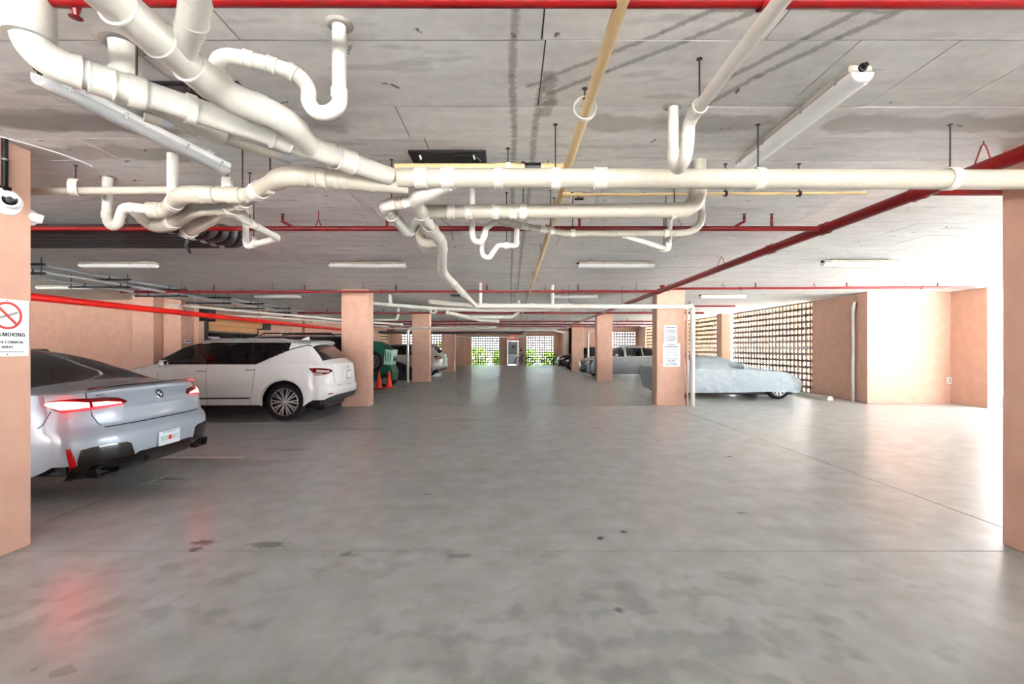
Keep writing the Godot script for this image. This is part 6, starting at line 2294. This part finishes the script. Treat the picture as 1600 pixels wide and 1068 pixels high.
func lines_and_stops() -> void:
	var spec := [[-9.0, -3.64, 6.23, "white bay line between the silver saloon and the white car"], [-9.0, -3.63, 9.08, "white bay line under the white car's near wheels"], [-9.0, -3.8, 14.75, "white bay line beyond the first left column"], [4.6, 9.4, 15.6, "white bay line behind the covered car"]]
	for p in spec:
		var o := solid("bay_line", box_mesh(at(p[0], -0.001, p[2] - 0.055), at(p[1], 0.0015, p[2] + 0.055)), M.line_paint)
		tag(o, p[3], "floor marking", "painted bay lines")
	var o := thing("wheel_stop", "pale precast wheel stop against the block screen ahead of the covered car", "wheel stop", at(9.1, 0, 13.9))
	var b := MB.new()
	b.prism(PackedVector2Array([Vector2(-0.09, 0), Vector2(0.09, 0), Vector2(0.085, 0.05), Vector2(0.055, 0.115), Vector2(-0.055, 0.115), Vector2(-0.085, 0.05)]), 1.9, Transform3D(Basis.IDENTITY, Vector3(0, 0, -0.95)))
	part("bar", b.done(), M.precast, o)
	for z in [-0.6, 0.6]:
		part("anchor_pin", lathe_mesh([[0.015, 0.0], [0.015, 0.006], [0.0, 0.007]], Vector3(0, 0.115, z), Vector3.UP, 8), M.steel, o)
	var e := thing("outlet", "small white outlet low on the alcove wall", "outlet", at(11.78, 0.62, 12.24))
	part("plate", cbox_mesh(Vector3(-0.06, -0.09, 0), Vector3(0.06, 0.09, 0.03), 0.006), M.white_enamel, e)
	part("socket", cbox_mesh(Vector3(-0.03, -0.06, 0.03), Vector3(0.03, 0.06, 0.034), 0.002), M.cream_housing, e)
	var g := thing("gate_track", "steel gate post and bracket at the edge of the bright entrance", "gate track", at(12.2, 0, 11.1))
	part("post", cbox_mesh(Vector3(-0.03, 0, -0.03), Vector3(0.03, 2.95, 0.03), 0.006), M.galvanized, g)
	part("foot", cbox_mesh(Vector3(-0.07, 0, -0.07), Vector3(0.07, 0.015, 0.07), 0.003), M.galvanized, g)
	part("head_bracket", cbox_mesh(Vector3(-0.06, 2.7, -0.06), Vector3(0.06, 2.98, 0.12), 0.01), M.bark, g)
	for k in 5:
		part("chain_link", lathe_mesh([[0.03, -0.01], [0.045, 0.0], [0.03, 0.01]], Vector3(0.03 * (k % 2), 2.66 - k * 0.08, 0.05), Vector3.RIGHT, 10), M.cream_housing, g)

func ceiling_panels() -> void:
	var o := thing("ceiling_plate", "black speaker plate on the ceiling behind the ivory cross pipe", "ceiling plate", at(-0.485, CEIL, 3.58), "black plates on the ceiling")
	part("plate", cbox_mesh(Vector3(-0.295, -0.03, -0.14), Vector3(0.295, 0.0, 0.14), 0.008), M.black_plastic, o)
	part("cone", lathe_mesh([[0.11, -0.028], [0.105, -0.036], [0.07, -0.032], [0.03, -0.026], [0.0, -0.03]], Vector3(0.14, -0.002, 0.0), Vector3.UP, 24), M.strut_dark, o)
	for x in [-0.21, 0.2]:
		part("peg", tube_mesh([Vector3(x, -0.03, 0.1), Vector3(x + 0.01, -0.06, 0.1)], 0.008, 6), M.white_enamel, o)
	o = thing("ceiling_plate", "black plate on the ceiling above the diagonal drain", "ceiling plate", at(-1.80, CEIL, 2.68), "black plates on the ceiling")
	part("plate", cbox_mesh(Vector3(-0.27, -0.03, -0.13), Vector3(0.27, 0.0, 0.13), 0.008), M.black_plastic, o)
	o = thing("ceiling_plate", "small black plate on the ceiling beyond the first columns", "ceiling plate", at(-1.55, CEIL, 12.9), "black plates on the ceiling")
	part("plate", cbox_mesh(Vector3(-0.14, -0.04, -0.14), Vector3(0.14, 0.0, 0.14), 0.008), M.black_plastic, o)

func loose_things() -> void:
	var cm := [lathe_mesh([[0.135, 0.0], [0.13, 0.02], [0.118, 0.035], [0.072, 0.30], [0.035, 0.55], [0.028, 0.62], [0.022, 0.62], [0.0, 0.60]], Vector3(0, 0.03, 0), Vector3.UP, 24), cbox_mesh(Vector3(-0.18, 0, -0.18), Vector3(0.18, 0.035, 0.18), 0.012)]
	var spec := [[-4.79, 16.55, 0.98, "orange traffic cone with a dark base by the green cart", M.rubber], [-4.56, 17.05, 0.98, "orange traffic cone with an orange base beside the tarpaulin", M.cone_orange]]
	for p in spec:
		var o := thing("traffic_cone", p[3], "traffic cone", at(p[0], 0, p[1]), "traffic cones by the tarpaulin")
		o.scale = Vector3.ONE * p[2]
		part("cone", cm[0], M.cone_orange, o)
		part("base", cm[1], p[4], o)
	# green cart
	var o := thing("utility_cart", "green utility cart with a pale slotted panel and a mounted wheel", "cart", at(-4.80, 0, 17.75))
	var b := MB.new()
	b.prism(PackedVector2Array([Vector2(-1.3, 0.25), Vector2(0.28, 0.25), Vector2(0.32, 0.55), Vector2(0.20, 0.88), Vector2(-1.3, 0.95)]), 0.9, Transform3D(Basis.IDENTITY, Vector3(0, 0, -0.45)))
	part("body", b.done(), M.paint_green, o)
	b = MB.new()
	b.prism(PackedVector2Array([Vector2(-1.3, 0.95), Vector2(0.14, 0.88), Vector2(0.22, 1.42), Vector2(-0.1, 1.64), Vector2(-0.35, 1.75), Vector2(-1.3, 1.78)]), 0.86, Transform3D(Basis.IDENTITY, Vector3(0, 0, -0.43)))
	part("canopy", b.done(), M.paint_green, o)
	b = MB.new()
	b.cbox(Vector3(0.05, 0.58, 0.62), 0.015, Transform3D(Basis(Vector3.BACK, -0.15), Vector3(0.27, 1.14, 0.05)))
	b.cbox(Vector3(0.30, 0.58, 0.04), 0.012, Transform3D(Basis(Vector3.BACK, -0.15), Vector3(0.14, 1.14, 0.45)))
	part("slotted_panel", b.done(), M.pale_green, o)
	for k in 3:
		part("slot", cbox_mesh(Vector3(0.04 + k * 0.085, 0.98, 0.468), Vector3(0.07 + k * 0.085, 1.36 - k * 0.03, 0.476), 0.003), M.paint_green, o)
	for k in 4:
		part("slot", cbox_mesh(Vector3(0.285, 0.98, -0.18 + k * 0.13), Vector3(0.305, 1.34, -0.13 + k * 0.13), 0.003), M.paint_green, o)
	wheel(o, -0.12, 0.56, 0.40, 0.27, "", 1.0)
	o.get_child(o.get_child_count() - 1).position = Vector3(-0.42, 0.98, 0.52)
	for x in [-0.95, 0.02]:
		for s in [-1.0, 1.0]:
			wheel(o, x, 0.40 * s, 0.25, 0.15, "dark", s)
	# draped tarpaulin over a motorcycle
	var t := thing("tarpaulin", "dark blue tarpaulin draped over a low heap beside the second left column", "tarpaulin", at(-5.45, 0, 21.35))
	var n := fnl(2.2, 71, 4)
	var fold := fnl(1.1, 72, 2)
	var rows := []
	for i in 41:
		var u := i / 40.0 * 2.0 - 1.0
		var row := []
		for j in 33:
			var v := j / 32.0 * 2.0 - 1.0
			var e := pow(absf(u), 2.6) + pow(absf(v), 2.2)
			var h := 0.90 * pow(maxf(0.0, 1.0 - e), 0.42) * (0.86 + 0.14 * cos(u * 3.2 + 0.6))
			var x := u * 1.15
			var z := v * 0.42
			var a := atan2(v, u)
			var wob := 0.07 * absf(fold.get_noise_2d(a * 3.2, h * 0.8)) + 0.03 * n.get_noise_3d(x * 1.4, h * 2.0, z * 2.0)
			row.append(Vector3(x * (1.0 + wob * 0.6), h + wob * 0.7 * smoothstep(0.0, 0.3, h), z * (1.0 + wob * 2.0)))
		rows.append(row)
	var tb := MB.new()
	tb.sheet(rows, true)
	part("sheet", tb.done(), M.blue_tarp, t)

func bicycles() -> void:
	var spec := [[1.15, 39.2, 0.35, "dark bicycle leaning beside the grey exit door"], [2.9, 39.5, -0.1, "second dark bicycle parked against the screen next to the door"], [3.75, 38.6, 1.25, "dark bicycle parked by the maroon car's front"]]
	for p in spec:
		var o := thing("bicycle", p[3], "bicycle", at(p[0], 0, p[1]), "bicycles at the far end of the aisle")
		o.rotation.y = p[2]
		for x in [-0.52, 0.52]:
			var w := Node3D.new()
			w.name = "wheel"
			o.add_child(w, true)
			w.position = Vector3(x, 0.34, 0)
			var pts := []
			for k in 25:
				var a := TAU * k / 24.0
				pts.append(Vector3(cos(a) * 0.32, sin(a) * 0.32, 0))
			part("tyre", tube_mesh(pts, 0.032, 6), M.rubber, w)
			var sb := MB.new()
			for k in 10:
				var a := TAU * k / 10.0
				sb.tube([Vector3.ZERO, Vector3(cos(a) * 0.31, sin(a) * 0.31, 0)], 0.006, 4, false)
			part("spokes", sb.done(), M.rubber, w)
		var f := MB.new()
		for q in [[[-0.52, 0.34], [-0.12, 0.32]], [[-0.52, 0.34], [-0.20, 0.80]], [[-0.12, 0.32], [-0.22, 0.86]], [[-0.12, 0.32], [0.38, 0.78]], [[-0.20, 0.80], [0.36, 0.86]], [[0.34, 0.95], [0.40, 0.72]], [[0.40, 0.72], [0.52, 0.34]]]:
			f.tube([Vector3(q[0][0], q[0][1], 0), Vector3(q[1][0], q[1][1], 0)], 0.026, 6)
		part("frame", f.done(), M.ink, o)
		part("handlebar", tube_mesh([Vector3(0.26, 1.0, -0.27), Vector3(0.34, 0.98, 0), Vector3(0.26, 1.0, 0.27)], 0.014, 6), M.black_plastic, o)
		part("saddle", cbox_mesh(Vector3(-0.34, 0.88, -0.07), Vector3(-0.08, 0.94, 0.07), 0.025), M.black_plastic, o)
		part("crank", lathe_mesh([[0.0, 0.01], [0.09, 0.01], [0.09, -0.01], [0.0, -0.01]], Vector3(-0.12, 0.32, 0.04), Vector3.BACK, 14), M.steel, o)
